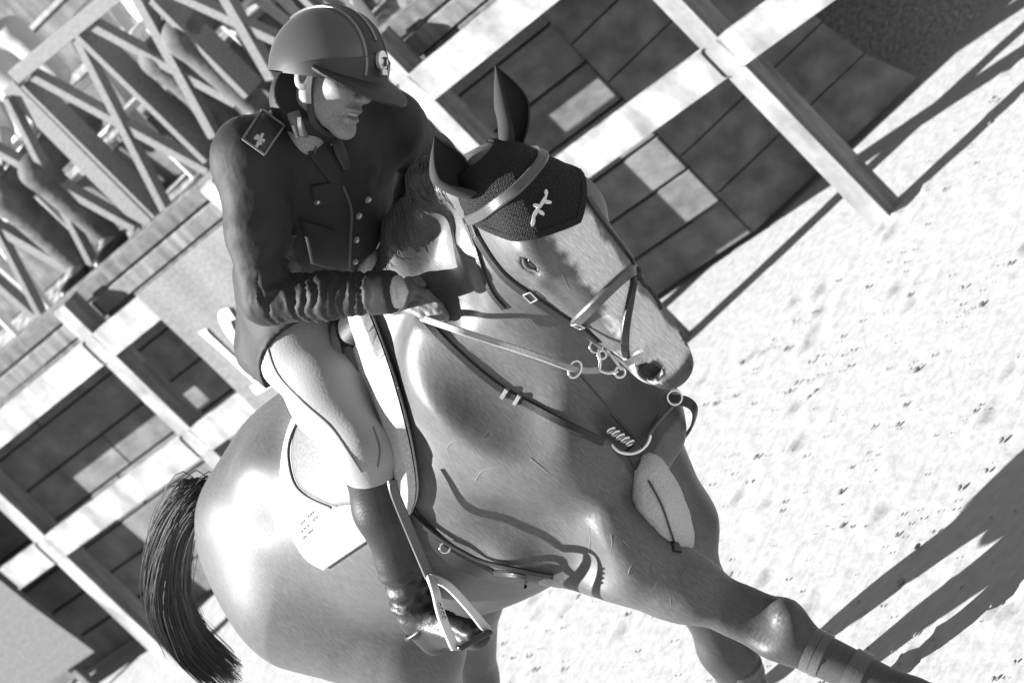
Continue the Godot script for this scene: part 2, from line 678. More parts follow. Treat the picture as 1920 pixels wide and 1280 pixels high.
func make_materials() -> void:
	var grain := noise_tex(256, 0.012, 0.6, 1.0, 3, 5)
	var fine := noise_tex(256, 0.05, 0.72, 1.0, 5, 4)
	var finen := noise_tex(256, 0.06, 0, 1, 8, 4, 1.0, 6.0)
	var coarsen := noise_tex(256, 0.015, 0, 1, 9, 5, 1.0, 10.0)
	var wood := noise_tex(512, 0.02, 0.45, 1.0, 12, 5, 12.0)
	M.wood_tex = wood
	M.fine = fine
	M.finen = finen
	M.grain = grain
	M.sand = mat(0.36, 0.95, noise_tex(512, 0.03, 0.9, 1.0, 21, 6), 0.9, finen, 0.15)
	M.white = mat(0.42, 0.7, noise_tex(512, 0.012, 0.55, 1.1, 31, 6, 3.0), 1.3, coarsen, 0.3)
	M.post = mat(0.32, 0.8, wood, 2.0, coarsen, 0.5)
	M.board_gray = mat(0.18, 0.8, grain, 1.7, coarsen, 0.4)
	M.board_mid = mat(0.15, 0.8, grain, 2.3, coarsen, 0.4)
	M.coat = mat(1.0, 0.45, noise_tex(512, 0.05, 0.70, 1.0, 41, 5, 5.0), 7.0, noise_tex(512, 0.08, 0, 1, 43, 4, 5.0, 5.0), 0.22, true)
	M.coat.metallic_specular = 0.5
	M.black = mat(0.02, 0.5)
	var cloth := noise_tex(256, 0.2, 0.75, 1.0, 51, 2)
	M.skin = mat(0.30, 0.5, fine, 12.0)
	M.skin.subsurf_scatter_enabled = true
	M.skin.subsurf_scatter_strength = 0.15
	M.jacket = mat(0.011, 0.7, cloth, 6.0, finen, 0.06)
	M.jacket.rim_enabled = true
	M.jacket.rim = 0.15
	M.breeches = mat(0.38, 0.8, cloth, 8.0, finen, 0.2)
	M.boot = mat(0.022, 0.46, fine, 8.0, finen, 0.2)
	M.white_cloth = mat(0.6, 0.8, fine, 10.0)
	M.eye_white = mat(0.6, 0.2)
	M.beard = mat(0.32, 0.8, fine, 40.0)
	M.hair = mat(0.05, 0.7, fine, 30.0)
	M.helmet = mat(0.11, 0.30)
	M.helmet.metallic = 0.5
	M.helmet_black = mat(0.022, 0.55, fine, 10.0)
	M.helmet_band = mat(0.05, 0.6, cloth, 10.0)
	M.helmet_grey = mat(0.16, 0.35)
	M.silver = mat(0.7, 0.35)
	M.silver.metallic = 0.6
	M.strap = mat(0.03, 0.5)
	M.net = mat(0.028, 0.9, crochet_tex(false), 14.0, crochet_tex(true), 1.0)
	M.ear = mat(0.022, 0.85, cloth, 10.0)
	M.leather = mat(0.022, 0.4, fine, 12.0, finen, 0.2)
	M.leather_pale = mat(0.12, 0.35, fine, 12.0, finen, 0.2)
	M.leather_white = mat(0.42, 0.5, fine, 12.0, finen, 0.2)
	M.leather_grey = mat(0.20, 0.42, fine, 6.0, finen, 0.15)
	M.metal = mat(0.75, 0.18)
	M.metal.metallic = 1.0
	M.metal_pale = mat(0.45, 0.4)
	M.horse_eye = mat(0.012, 0.08)
	M.lid = mat(0.09, 0.6)
	M.fleece = mat(0.6, 0.95, fine, 18.0, finen, 1.0)
	M.tail = mat(0.04, 0.5)
	M.mane = mat(0.075, 0.5)
	M.gravel = mat(0.45, 0.95, noise_tex(256, 0.06, 0.6, 1.1, 71, 5), 2.0, finen, 0.8)
	M.panel = mat(0.15, 0.7, fine, 3.0)
	M.banner = mat(0.22, 0.6, fine, 3.0)
	M.letter = mat(0.8, 0.6)
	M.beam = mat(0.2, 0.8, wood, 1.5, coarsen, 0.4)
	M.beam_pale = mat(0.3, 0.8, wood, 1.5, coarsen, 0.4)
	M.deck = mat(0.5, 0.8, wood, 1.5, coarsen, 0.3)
	M.lattice = mat(0.22, 0.6, fine, 4.0)
	M.plastic = mat(0.62, 0.4)
	M.glove = mat(0.24, 0.5, fine, 14.0, finen, 0.3)
	M.boot_brown = mat(0.07, 0.5, fine, 10.0)
	M.vein = mat(0.11, 0.6)
	M.vein.metallic_specular = 0.3
	M.rear = mat(0.6, 0.7, grain, 0.7)
	M.dark_trim = mat(0.07, 0.7)
	M.clod = mat(0.22, 0.95)

# ---------- ground ----------
func make_ground() -> void:
	var nz := FastNoiseLite.new()
	nz.seed = 4
	nz.frequency = 3.0
	nz.fractal_octaves = 4
	var nl := FastNoiseLite.new()
	nl.seed = 9
	nl.frequency = 0.5
	var xs: Array = []
	var zs: Array = []
	for q in [-90.0, -45.0, -25.0, -15.0, -9.0, -6.0, -4.5]: xs.append(q)
	for q in 200: xs.append(-3.6 + q * 0.03)
	for q in [2.6, 3.2, 4.5, 7.0, 12.0, 25.0, 60.0]: xs.append(q)
	for q in [-120.0, -70.0, -45.0, -30.0, -24.0, -20.0, -18.0]: zs.append(q)
	for q in 386: zs.append(-17.0 + q * 0.03)
	for q in [-5.2, -4.6, -3.5, -2.0, 0.0, 3.0, 8.0, 20.0]: zs.append(q)
	# hoof prints: shallow bowls with a pushed-up rim
	var prints := {}
	var pr := RandomNumberGenerator.new()
	pr.seed = 12
	for q in 190:
		var c := Vector3(pr.randf_range(-1.6, 2.4), pr.randf_range(0.05, 0.085), pr.randf_range(-11.3, -5.6))
		if c.x > 0.2 and c.z > -10.5 and pr.randf() < 0.45: continue
		for i in range(-1, 2):
			for j in range(-1, 2):
				var key := Vector2i(int(floor(c.x / 0.2)) + i, int(floor(c.z / 0.2)) + j)
				if not prints.has(key): prints[key] = []
				prints[key].append(c)
	var v := PackedVector3Array()
	for z in zs:
		for x in xs:
			var inside: bool = x > -3.7 and x < 2.5 and z > -17.1 and z < -5.3
			var y := 0.0
			if inside:
				y = nz.get_noise_2d(x, z) * 0.0025 + nl.get_noise_2d(x, z) * 0.006
				var c := nz.get_noise_2d(x * 3.1 + 40, z * 3.1)
				if c > 0.4: y += (c - 0.4) * 0.02
				# harrow lines run along the fence
				var al := Vector3(x, 0, z).dot(fence_n)
				y += 0.0014 * sin(al * 46.0 + nl.get_noise_2d(x, z) * 5.0) * (0.5 + 0.5 * nl.get_noise_2d(x * 2.0 + 9.0, z * 2.0))
				for pt in prints.get(Vector2i(int(floor(x / 0.2)), int(floor(z / 0.2))), []):
					var dd: float = Vector2(x - pt.x, (z - pt.z) * 1.15).length() / pt.y
					if dd < 1.6:
						y += -0.011 * (1.0 - smoothstep(0.5, 1.0, dd)) + 0.005 * smoothstep(0.7, 1.05, dd) * (1.0 - smoothstep(1.05, 1.6, dd))
			v.append(Vector3(x, y - 0.006, z))
	var w := xs.size()
	var ix := PackedInt32Array()
	for r in zs.size() - 1:
		for c in w - 1:
			var a := r * w + c
			ix.append_array([a, a + 1, a + w, a + 1, a + w + 1, a + w])
	var g := put("ground", v, face_normals(v, ix), ix, M.sand)
	g.set_meta("kind", "structure")

# ---------- fence ----------
func plank(t0: float, t1: float, y0: float, y1: float, off: float, th: float, round_r := 0.0, ch := 0.004) -> Soup:
	var s := Soup.new()
	if round_r <= 0.0:
		s.box(FL((t0 + t1) * 0.5, (y0 + y1) * 0.5, off - th * 0.5), fence_d * absf(t1 - t0) * 0.5, Vector3.UP * (y1 - y0) * 0.5, fence_n * th * 0.5, ch)
		return s
	# outline with rounded corners, extruded
	var o: Array = []
	for cq in [[t0, y0, 1, 1, 180], [t1, y0, -1, 1, 270], [t1, y1, -1, -1, 0], [t0, y1, 1, -1, 90]]:
		for e in 5:
			var an := deg_to_rad(cq[4] + e * 22.5)
			o.append(Vector2(cq[0] + cq[2] * round_r + cos(an) * round_r, cq[1] + cq[3] * round_r + sin(an) * round_r))
	var ce := FL((t0 + t1) * 0.5, (y0 + y1) * 0.5, off - th * 0.5)
	for e in o.size():
		var p: Vector2 = o[e]
		var q: Vector2 = o[(e + 1) % o.size()]
		s._out(FL(p.x, p.y, off), FL(q.x, q.y, off), FL(q.x, q.y, off - th), FL(p.x, p.y, off - th), ce)
		if e > 0 and e < o.size() - 1:
			s._outt(FL(o[0].x, o[0].y, off), FL(p.x, p.y, off), FL(q.x, q.y, off), ce)
			s._outt(FL(o[0].x, o[0].y, off - th), FL(p.x, p.y, off - th), FL(q.x, q.y, off - th), ce)
	return s

func make_fence() -> void:
	var f := base("arena_fence", FL(2.5, 0, 0))
	tag(f, "white wooden post and rail fence round the sand arena", "fence")
	var ts := [-1.27, 0.0, 1.22, 2.45, 3.72, 5.09]
	for t in ts:
		# square post: white painted front face, bare grained sides
		var s := Soup.new()
		s.box(FL(t + 0.05, 0.78, -0.052), fence_d * 0.05, Vector3.UP * 0.86, fence_n * 0.05, 0.004)
		var post := soup("post", s, M.post, f)
		var s2 := Soup.new()
		s2.box(FL(t + 0.05, 0.78, 0.0005), fence_d * 0.047, Vector3.UP * 0.855, fence_n * 0.003, 0.0)
		soup("painted_face", s2, M.white, post)
	for q in ts.size() - 1:
		for yy in [[1.33, 1.465], [0.745, 0.88]]:
			soup("rail", plank(ts[q + 1] - 0.005, ts[q] + 0.104, yy[0], yy[1], 0.012, 0.03, 0.018), M.white, f)
	for yy in [[1.33, 1.465], [0.745, 0.88]]:
		soup("rail", plank(5.54, 5.195, yy[0], yy[1], 0.012, 0.03, 0.018), M.white, f)

# ---------- horse ----------
var horse: Node3D
var HF: Field
var hu: Vector3    # head axes: down the face, out of the forehead, to the right
var hv: Vector3
var hl: Vector3
var hp: Vector3    # poll
func HD(u: float, v: float, w: float) -> Vector3:
	return hp + hu * u + hv * v + hl * w
func horse_field() -> Field:
	var F := Field.new()
	var B := Basis(hh, Vector3.UP, hr)
	# trunk
	F.cone(L(-0.72, 1.15, 0), L(-0.10, 1.17, 0), 0.325, 0.325, 0.1, hr, 0.93)
	F.ell(L(-0.30, 1.12, 0), B, Vector3(0.62, 0.33, 0.315), 0.08)
	F.cone(L(0.03, 1.545, 0), L(-0.22, 1.46, 0), 0.085, 0.11, 0.16)
	F.cone(L(-0.25, 1.38, 0), L(-0.85, 1.36, 0), 0.13, 0.12, 0.1)
	# hindquarters
	F.ell(L(-0.83, 1.25, 0), B, Vector3(0.36, 0.245, 0.27), 0.1)
	for sd in [-1, 1]:
		F.ell(L(-0.93, 1.17, 0.135 * sd), B.rotated(hr, 0.25), Vector3(0.27, 0.30, 0.165), 0.08)
		F.ell(L(-1.10, 1.08, 0.13 * sd), B, Vector3(0.15, 0.27, 0.12), 0.08)
		F.ell(L(-0.70, 1.40, 0.15 * sd), B, Vector3(0.10, 0.08, 0.07), 0.09)
	F.cone(L(-1.05, 1.38, 0), L(-1.16, 1.33, 0), 0.07, 0.05, 0.08)
	# hind legs: right under the body, left trailing
	F.chain([L(-0.95, 1.10, 0.16), L(-0.79, 0.86, 0.17)], [0.20, 0.135], 0.1)
	F.chain([L(-0.80, 0.88, 0.17), L(-1.0, 0.60, 0.16), L(-1.04, 0.53, 0.16)], [0.135, 0.068, 0.058], 0.05)
	F.chain([L(-1.03, 0.55, 0.16), L(-0.97, 0.25, 0.16), L(-0.94, 0.19, 0.16), L(-0.88, 0.09, 0.16)], [0.05, 0.036, 0.046, 0.04], 0.03)
	F.cone(L(-0.86, 0.07, 0.16), L(-0.84, 0.03, 0.16), 0.05, 0.058, 0.01)
	F.chain([L(-0.98, 1.08, -0.15), L(-0.98, 0.82, -0.15)], [0.19, 0.14], 0.1)
	F.chain([L(-0.98, 0.82, -0.15), L(-1.22, 0.56, -0.13), L(-1.27, 0.50, -0.13)], [0.13, 0.07, 0.058], 0.05)
	F.chain([L(-1.26, 0.51, -0.13), L(-1.38, 0.24, -0.13), L(-1.40, 0.18, -0.13), L(-1.36, 0.09, -0.13)], [0.05, 0.036, 0.046, 0.04], 0.03)
	F.cone(L(-1.35, 0.07, -0.13), L(-1.33, 0.03, -0.13), 0.05, 0.058, 0.01)
	# chest and shoulders
	F.ell(L(0.11, 1.16, 0.01), B, Vector3(0.25, 0.30, 0.215), 0.1)
	for sd in [-1, 1]:
		var far := 0.7 if sd < 0 else 1.0
		F.ell(L(0.14, 1.26, 0.165 * sd * far), B.rotated(hr, -0.42), Vector3(0.17, 0.30, 0.105), 0.06)
		F.ell(L(0.22, 1.12, 0.16 * sd * far), B, Vector3(0.13 * far, 0.15, 0.09 * far), 0.09)
		F.ell(L(0.25, 1.03, 0.075 * sd * far), B, Vector3(0.09, 0.13, 0.075), 0.045)
		F.ell(L(-0.02, 1.02, 0.18 * sd), B.rotated(hr, 0.5), Vector3(0.20, 0.10, 0.075), 0.05)
	# right fore, stretched forward
	var rf := [L(0.02, 0.98, 0.18), Q(1150, 1030, 0.185), Q(1290, 1102, 0.175), Q(1395, 1148, 0.17), Q(1462, 1182, 0.17), Q(1500, 1208, 0.17)]
	F.chain(rf, [0.14, 0.105, 0.068, 0.053, 0.058, 0.045], 0.05)
	F.ell(Q(1462, 1168, 0.17), B.rotated(hr, -0.5), Vector3(0.045, 0.065, 0.05), 0.03)
	F.ell(Q(1190, 1035, 0.20), B.rotated(hr, -0.35), Vector3(0.06, 0.15, 0.055), 0.07)
	F.chain([Q(1500, 1208, 0.17), Q(1560, 1238, 0.168), Q(1672, 1292, 0.165), Q(1705, 1308, 0.165)], [0.042, 0.034, 0.036, 0.046], 0.03)
	F.chain([Q(1705, 1308, 0.165), Q(1775, 1322, 0.165)], [0.044, 0.04], 0.02)
	F.cone(Q(1785, 1325, 0.165), Q(1815, 1340, 0.165), 0.048, 0.058, 0.01)
	# left fore, under the body and trailing
	F.chain([L(0.0, 0.98, -0.18), Q(1268, 985, -0.16), Q(1310, 1110, -0.155), Q(1358, 1215, -0.15), Q(1392, 1285, -0.15)], [0.12, 0.09, 0.062, 0.054, 0.05], 0.05)
	F.chain([L(-0.30, 0.30, -0.15), L(-0.44, 0.10, -0.15), L(-0.45, 0.08, -0.15), L(-0.42, 0.05, -0.15)], [0.045, 0.036, 0.042, 0.042], 0.03)
	F.cone(L(-0.41, 0.05, -0.15), L(-0.38, 0.03, -0.15), 0.048, 0.055, 0.01)
	# neck
	F.cone(L(0.14, 1.30, 0), L(0.36, 1.44, 0), 0.29, 0.215, 0.08, hr, 0.70)
	F.cone(L(0.36, 1.44, 0), L(0.52, 1.53, 0.01), 0.215, 0.155, 0.06, hr, 0.72)
	F.cone(L(0.02, 1.58, 0), L(0.20, 1.66, 0), 0.07, 0.055, 0.08)
	F.cone(L(0.20, 1.66, 0), L(0.38, 1.72, 0), 0.055, 0.05, 0.06)
	F.cone(L(0.38, 1.72, 0), L(0.56, 1.68, 0.02), 0.05, 0.055, 0.06)
	F.cone(L(0.24, 1.14, 0.02), L(0.40, 1.36, 0.02), 0.10, 0.07, 0.07)
	# head
	F.chain([HD(0.045, -0.02, 0), HD(0.17, 0.005, 0)], [0.085, 0.108], 0.05)
	F.chain([HD(0.17, 0.005, 0), HD(0.30, 0.012, 0), HD(0.43, 0.012, 0), HD(0.535, 0.004, 0)], [0.108, 0.082, 0.062, 0.056], 0.04)
	F.ell(HD(0.12, 0.055, 0), Basis(hu, hv, hl), Vector3(0.11, 0.045, 0.085), 0.04)
	for sd in [-1, 1]:
		F.ell(HD(0.165, 0.055, 0.085 * sd), Basis(hu, hv, hl), Vector3(0.05, 0.032, 0.03), 0.03)
		F.ell(HD(0.205, -0.095, 0.045 * sd), Basis(hu, hv, hl).rotated(hl, -0.15), Vector3(0.135, 0.115, 0.05), 0.035)
		F.cone(HD(0.30, -0.085, 0.032 * sd), HD(0.475, -0.042, 0.022 * sd), 0.045, 0.033, 0.04)
		F.cone(HD(0.225, 0.015, 0.098 * sd), HD(0.345, 0.004, 0.070 * sd), 0.013, 0.010, 0.025)
		F.ell(HD(0.525, 0.035, 0.040 * sd), Basis(hu, hv, hl), Vector3(0.042, 0.032, 0.030), 0.02)
	F.ell(HD(0.535, 0.005, 0), Basis(hu, hv, hl), Vector3(0.062, 0.066, 0.062), 0.03)
	F.ell(HD(0.583, 0.022, 0), Basis(hu, hv, hl), Vector3(0.040, 0.045, 0.052), 0.02)
	F.ell(HD(0.567, -0.038, 0), Basis(hu, hv, hl), Vector3(0.042, 0.034, 0.040), 0.015)
	for sd in [-1, 1]:
		F.ell(HD(0.538, 0.046, 0.062 * sd), Basis(hu, hv, hl).rotated(hl, 0.4), Vector3(0.026, 0.019, 0.03), 0.008, 1)
		F.ell(HD(0.178, 0.048, 0.116 * sd), Basis(hu, hv, hl), Vector3(0.028, 0.02, 0.016), 0.008, 1)
		F.cone(HD(0.52, -0.018, 0.062 * sd), HD(0.595, -0.012, 0.03 * sd), 0.004, 0.004, 0.006, Vector3.ZERO, 1.0, 1)
	return F

func horse_colour(p: Vector3, nz: FastNoiseLite) -> Color:
	var l := to_l(p)
	var c := 0.128 * (1.0 + 0.2 * nz.get_noise_3dv(p * 4.0) + 0.10 * nz.get_noise_3dv(p * 22.0))
	# lower legs are dark
	var leg := smoothstep(0.72, 0.42, l.y)
	c = lerpf(c, 0.06, leg)
	var q := p - hp
	var u := q.dot(hu)
	var v := q.dot(hv)
	var w := q.dot(hl)
	if u > -0.1 and u < 0.75 and v > -0.22 and v < 0.2 and absf(w) < 0.16:
		var e := nz.get_noise_3dv(p * 30.0) * 0.012 + nz.get_noise_3dv(p * 9.0) * 0.01
		# blaze: white down the face, widening to the nose
		var half := 0.038
		if u < 0.15: half = lerpf(0.014, 0.048, clampf((u - 0.05) / 0.1, 0, 1))
		elif u < 0.42: half = lerpf(0.048, 0.042, (u - 0.15) / 0.27)
		else: half = lerpf(0.042, 0.058, clampf((u - 0.42) / 0.1, 0, 1))
		if v > -0.01 and u > 0.05 and u < 0.575:
			c = lerpf(c, 0.9, smoothstep(half + 0.008, half - 0.008, absf(w - 0.014) + e))
		var nq := q - hu * 0.538 - hv * 0.046 - hl * (0.055 * signf(w))
		if nq.length() < 0.031: c = 0.02   # bare skin inside the nostril
		var ey := q - hu * 0.176 - hv * 0.044 - hl * (0.10 * signf(w))
		c = lerpf(0.05, c, smoothstep(0.022, 0.034, ey.length() + e * 0.4))   # bare dark skin round the eye
		# grey skin of the muzzle
		var mz := smoothstep(0.555, 0.60, u + e)
		c = lerpf(c, 0.06, mz)
	return Color(c, c, c)

func make_horse() -> void:
	var top := L(0.612, 1.678, 0.03)
	var low := L(0.512, 1.075, 0.01)
	hp = top
	hu = (low - top).normalized()
	var yaw := -deg_to_rad(12.0)   # head turned a little to its right
	hl = hr.rotated(Vector3.UP, yaw)
	hu = (hu - hl * hu.dot(hl)).normalized()
	hv = hl.cross(hu).normalized()
	if hv.dot(hh) < 0: hv = -hv
	HF = horse_field()
	horse_relief()
	horse = base("horse", L(-0.3, 0, 0))
	tag(horse, "chestnut horse with white blaze, stepping out under its rider", "horse")
	var md := HF.mesh(0.0085 * DETAIL)
	var nz := FastNoiseLite.new()
	nz.seed = 2
	nz.fractal_octaves = 3
	nz.frequency = 1.0
	var col := PackedColorArray()
	for p in md.v:
		col.append(horse_colour(p, nz))
	put("body", md.v, md.n, md.i, M.coat, horse, col)

	# veins standing out on the thin skin
	for path in [[[1104, 985], [1106, 1012], [1102, 1040]], [[1146, 1000], [1148, 1022], [1140, 1042]], [[1165, 1008], [1185, 1030], [1196, 1056]], [[1178, 1080], [1186, 1060], [1208, 1048], [1236, 1036]], [[1222, 1052], [1222, 1075], [1232, 1092], [1222, 1110], [1218, 1124]], [[1290, 1060], [1278, 1080], [1280, 1095], [1262, 1106], [1256, 1120]], [[1280, 1095], [1292, 1108]], [[1258, 1116], [1258, 1146]], [[1045, 495], [1062, 530], [1078, 560]], [[1052, 492], [1075, 510], [1098, 530]], [[890, 905], [902, 885], [925, 878], [950, 872]], [[990, 855], [1020, 880], [1048, 902], [1066, 925]], [[836, 842], [846, 830], [858, 826]], [[905, 822], [918, 808], [935, 800]]]:
		var vs := Soup.new()
		var c := curve(v2(path), 4)
		var pts: Array = []
		for q: Vector2 in c:
			var h := on(HF, q.x, q.y)
			pts.append(h - HF.grad(h) * 0.0034)
		var rs := even(0.0042, 0.003, pts.size())
		rs[0] = 0.0008
		rs[rs.size() - 1] = 0.0008
		vs.tube(pts, rs, 6)
		soup("vein", vs, M.vein, horse)

# hollows and ridges of the muscles, found on the smooth body first
func horse_relief() -> void:
	var F0 := HF
	var F1 := horse_field()
	for e in [
		[[[795, 655], [850, 695], [905, 745], [960, 780]], 0.085, -0.010],
		[[[960, 1010], [1030, 1050], [1085, 1080]], 0.04, -0.006],
		[[[790, 420], [800, 500], [840, 560]], 0.035, -0.008],
		[[[1380, 1120], [1430, 1175]], 0.02, -0.006]]:
		var c := curve(v2(e[0]), 2)
		var pts: Array = []
		for q: Vector2 in c:
			var h := on(F0, q.x, q.y)
			var g := F0.grad(h)
			var r: float = e[1]
			var dp: float = e[2]
			pts.append(h + g * (r + dp) if dp < 0 else h - g * (r - dp))
		for q in pts.size() - 1:
			F1.cone(pts[q], pts[q + 1], e[1], e[1], 0.11, Vector3.ZERO, 1.0, 1 if e[2] < 0 else 0)
	HF = F1

# ---------- rider ----------
var rider: Node3D
var RJ := {}      # joints
var rf_: Vector3  # head axes: face, right ear, crown
var rr_: Vector3
var ru_: Vector3
var rc: Vector3   # head centre
var JF: Field     # jacket
var BR: Field     # breeches
var BT: Field     # boots
func RH(f: float, r: float, u: float) -> Vector3:
	return rc + rf_ * f + rr_ * r + ru_ * u
func rider_joints() -> void:
	RJ.pelvis = Q(580, 655, 0.0)
	RJ.waist = Q(556, 525, 0.0)
	RJ.chest = Q(580, 385, 0.02)
	RJ.upper = Q(590, 300, 0.0)
	RJ.neck = Q(598, 245, -0.02)
	RJ.sr = Q(468, 292, 0.16)
	RJ.er = Q(497, 560, 0.33)
	RJ.wr = Q(728, 548, 0.235)
	RJ.sl = Q(728, 238, -0.16)
	RJ.el = Q(806, 300, -0.28)
	RJ.wl = Q(752, 448, -0.10)
	RJ.hipr = Q(562, 648, 0.10)
	RJ.knr = Q(688, 852, 0.305)
	RJ.anr = Q(775, 1135, 0.365)
	RJ.toer = Q(890, 1190, 0.41)
	RJ.heelr = Q(815, 1200, 0.375)
	for k in ["hip", "kn", "an", "toe", "heel"]:
		var l := to_l(RJ[k + "r"])
		RJ[k + "l"] = L(l.x, l.y, -l.z)
	rc = Q(622, 136, -0.04)
	rf_ = (cx * 0.76 - cf * 0.56 - cy * 0.34).normalized()
	ru_ = (cy * 0.95 + cx * 0.05)
	ru_ = (ru_ - rf_ * ru_.dot(rf_)).normalized()
	rr_ = rf_.cross(ru_).normalized()

func finger(F: Field, pts: Array, r: float) -> void:
	var rs: Array = []
	for q in pts.size(): rs.append(r * lerpf(1.0, 0.82, float(q) / (pts.size() - 1)))
	F.chain(pts, rs, 0.004)

func make_rider() -> void:
	rider_joints()
	rider = base("person", RJ.pelvis)
	tag(rider, "smiling rider in dark uniform jacket and pale breeches, leaning to pat the horse's neck", "person")
	var J := RJ
	var side: Vector3 = (J.sr - J.sl).normalized()
	# --- body: one continuous figure under the clothes ---
	var F := Field.new()
	var ax: Vector3 = (J.upper - J.pelvis).normalized()
	var fr: Vector3 = side.cross(ax).normalized()
	if fr.dot(hh) < 0: fr = -fr
	F.chain([J.pelvis, J.waist, J.chest, J.upper], [0.095, 0.105, 0.125, 0.10], 0.06)
	F.chain([J.sr, J.er, J.wr], [0.055, 0.040, 0.027], 0.02)
	F.chain([J.sl, J.el, J.wl], [0.055, 0.040, 0.027], 0.02)
	F.cone(J.upper, J.sr, 0.08, 0.055, 0.04)
	F.cone(J.upper, J.sl, 0.08, 0.055, 0.04)
	for s in ["r", "l"]:
		F.chain([J["hip" + s], J["kn" + s], J["an" + s]], [0.085, 0.045, 0.028], 0.03)
		F.chain([J["an" + s], J["an" + s].lerp(J["heel" + s], 0.5).lerp(J["toe" + s], 0.5)], [0.032, 0.018], 0.02)
	F.cone(J.neck - ax * 0.04, RH(-0.02, 0, -0.07), 0.062, 0.056, 0.03)
	var sk := head_field()
	var body := F.mesh(0.012)
	var so := Soup.new()
	so.add(body)
	so.add(sk.mesh(0.0035))
	soup("body", so, M.skin, rider)
	make_face()
	# --- jacket ---
	JF = Field.new()
	JF.cone(J.waist, J.chest, 0.138, 0.160, 0.05)
	JF.cone(J.chest, J.upper, 0.160, 0.140, 0.05)
	JF.ell(J.chest + fr * 0.03 + side * 0.02, Basis(ax, side, fr), Vector3(0.15, 0.17, 0.13), 0.05)
	JF.cone(J.upper - ax * 0.02, J.sr, 0.115, 0.082, 0.05)
	JF.cone(J.upper - ax * 0.02, J.sl, 0.115, 0.082, 0.05)
	JF.cone(J.upper, J.neck, 0.10, 0.072, 0.03)
	JF.chain([J.sr, J.sr.lerp(J.er, 0.5), J.er], [0.078, 0.068, 0.054], 0.03)
	JF.chain([J.er, J.er.lerp(J.wr, 0.5), J.wr], [0.054, 0.050, 0.043], 0.015)
	JF.chain([J.sl, J.el, J.wl], [0.078, 0.06, 0.046], 0.025)
	# skirt of the jacket, open below
	var hem := Q(568, 632, 0.03)
	JF.cone(J.waist, hem, 0.135, 0.163, 0.04)
	for s in ["r", "l"]:
		JF.cone(J.waist.lerp(J["hip" + s], 0.3), J["hip" + s].lerp(J["kn" + s], 0.12), 0.11, 0.117, 0.04)
	JF.ell(hem + (hem - J.waist).normalized() * 1.030, Basis(), Vector3.ONE * 1.0, 0.008, 1)
	for s in ["r", "l"]:
		var td: Vector3 = (J["kn" + s] - J["hip" + s]).normalized()
		JF.ell(J["hip" + s] + td * 0.195, Basis(), Vector3.ONE * 0.2, 0.006, 1)
	var fa: Vector3 = (J.wr - J.er).normalized()
	JF.ell(J.wr + fa * 0.118, Basis(), Vector3.ONE * 0.11, 0.004, 1)
	var jm := JF.mesh(0.0065)
	var v: PackedVector3Array = jm.v
	var nz := FastNoiseLite.new()
	nz.seed = 12
	nz.frequency = 1.0
	var ea: Vector3 = (J.wr - J.er)
	var ua: Vector3 = (J.er - J.sr)
	var inner: Vector3 = (J.wr - J.er).normalized() - (J.er - J.sr).normalized()
	for q in v.size():
		var p := v[q]
		var dsp := nz.get_noise_3dv(p * 7.0) * 0.006
		var t: float = (p - J.er).dot(ea) / ea.length_squared()
		if t > -0.05 and t < 1.1 and (p - J.er - ea * t).length() < 0.08:
			var w := smoothstep(-0.05, 0.1, t) * smoothstep(0.92, 0.72, t)
			var ph: float = t * 12.0 + nz.get_noise_3dv(p * 6.0) * 2.6
			dsp += w * (0.0018 + 0.0034 * nz.get_noise_3dv(p * 8.0)) * (1.0 - 2.0 * pow(absf(cos(ph * PI)), 2.5))
			if t > 0.84: dsp += 0.003
			if t > 0.80 and t < 0.84: dsp -= 0.003
		else:
			var t2: float = (p - J.sr).dot(ua) / ua.length_squared()
			if t2 > 0.35 and t2 < 1.1 and (p - J.sr - ua * t2).length() < 0.10:
				var sdv: float = (p - J.sr - ua * t2).dot(inner.normalized())
				var w := smoothstep(0.35, 0.6, t2) * clampf(0.4 + sdv * 12.0, 0, 1)
				dsp += w * 0.008 * (absf(sin((t2 * 5.0 + sdv * 6.0 + nz.get_noise_3dv(p * 6.0) * 0.4) * PI)) - 0.6)
		v[q] = p + jm.n[q] * dsp
	jm.v = v
	put("jacket", v, face_normals(v, jm.i), jm.i, M.jacket, rider)
	# --- breeches ---
	BR = Field.new()
	BR.cone(J.waist.lerp(J.pelvis, 0.6), J.pelvis, 0.105, 0.105, 0.04)
	for s in ["r", "l"]:
		BR.cone(J.pelvis.lerp(J["hip" + s], 0.6), J["hip" + s], 0.10, 0.098, 0.04)
		BR.chain([J["hip" + s], J["hip" + s].lerp(J["kn" + s], 0.5), J["kn" + s]], [0.100, 0.088, 0.066], 0.05)
		BR.cone(J["kn" + s], J["kn" + s].lerp(J["an" + s], 0.3), 0.064, 0.056, 0.03)
	var bm := BR.mesh(0.008)
	put("breeches", bm.v, bm.n, bm.i, M.breeches, rider)
	# --- boots ---
	for s in ["r", "l"]:
		BT = Field.new()
		var k: Vector3 = J["kn" + s]
		var a: Vector3 = J["an" + s]
		var tp := k.lerp(a, 0.12)
		BT.chain([tp, k.lerp(a, 0.35), k.lerp(a, 0.7), a], [0.064, 0.066, 0.050, 0.046], 0.03)
		BT.cone(a, J["heel" + s], 0.046, 0.036, 0.02)
		BT.cone(a.lerp(J["heel" + s], 0.4), J["toe" + s], 0.042, 0.027, 0.03)
		BT.cone(a.lerp(J["heel" + s], 0.8), J["toe" + s] - Vector3(0, 0.010, 0), 0.032, 0.026, 0.02)
		var cut := (tp - a).normalized()
		BT.ell(tp + cut * 0.52, Basis(), Vector3.ONE * 0.5, 0.006, 1)
		var om := BT.mesh(0.007)
		var ov: PackedVector3Array = om.v
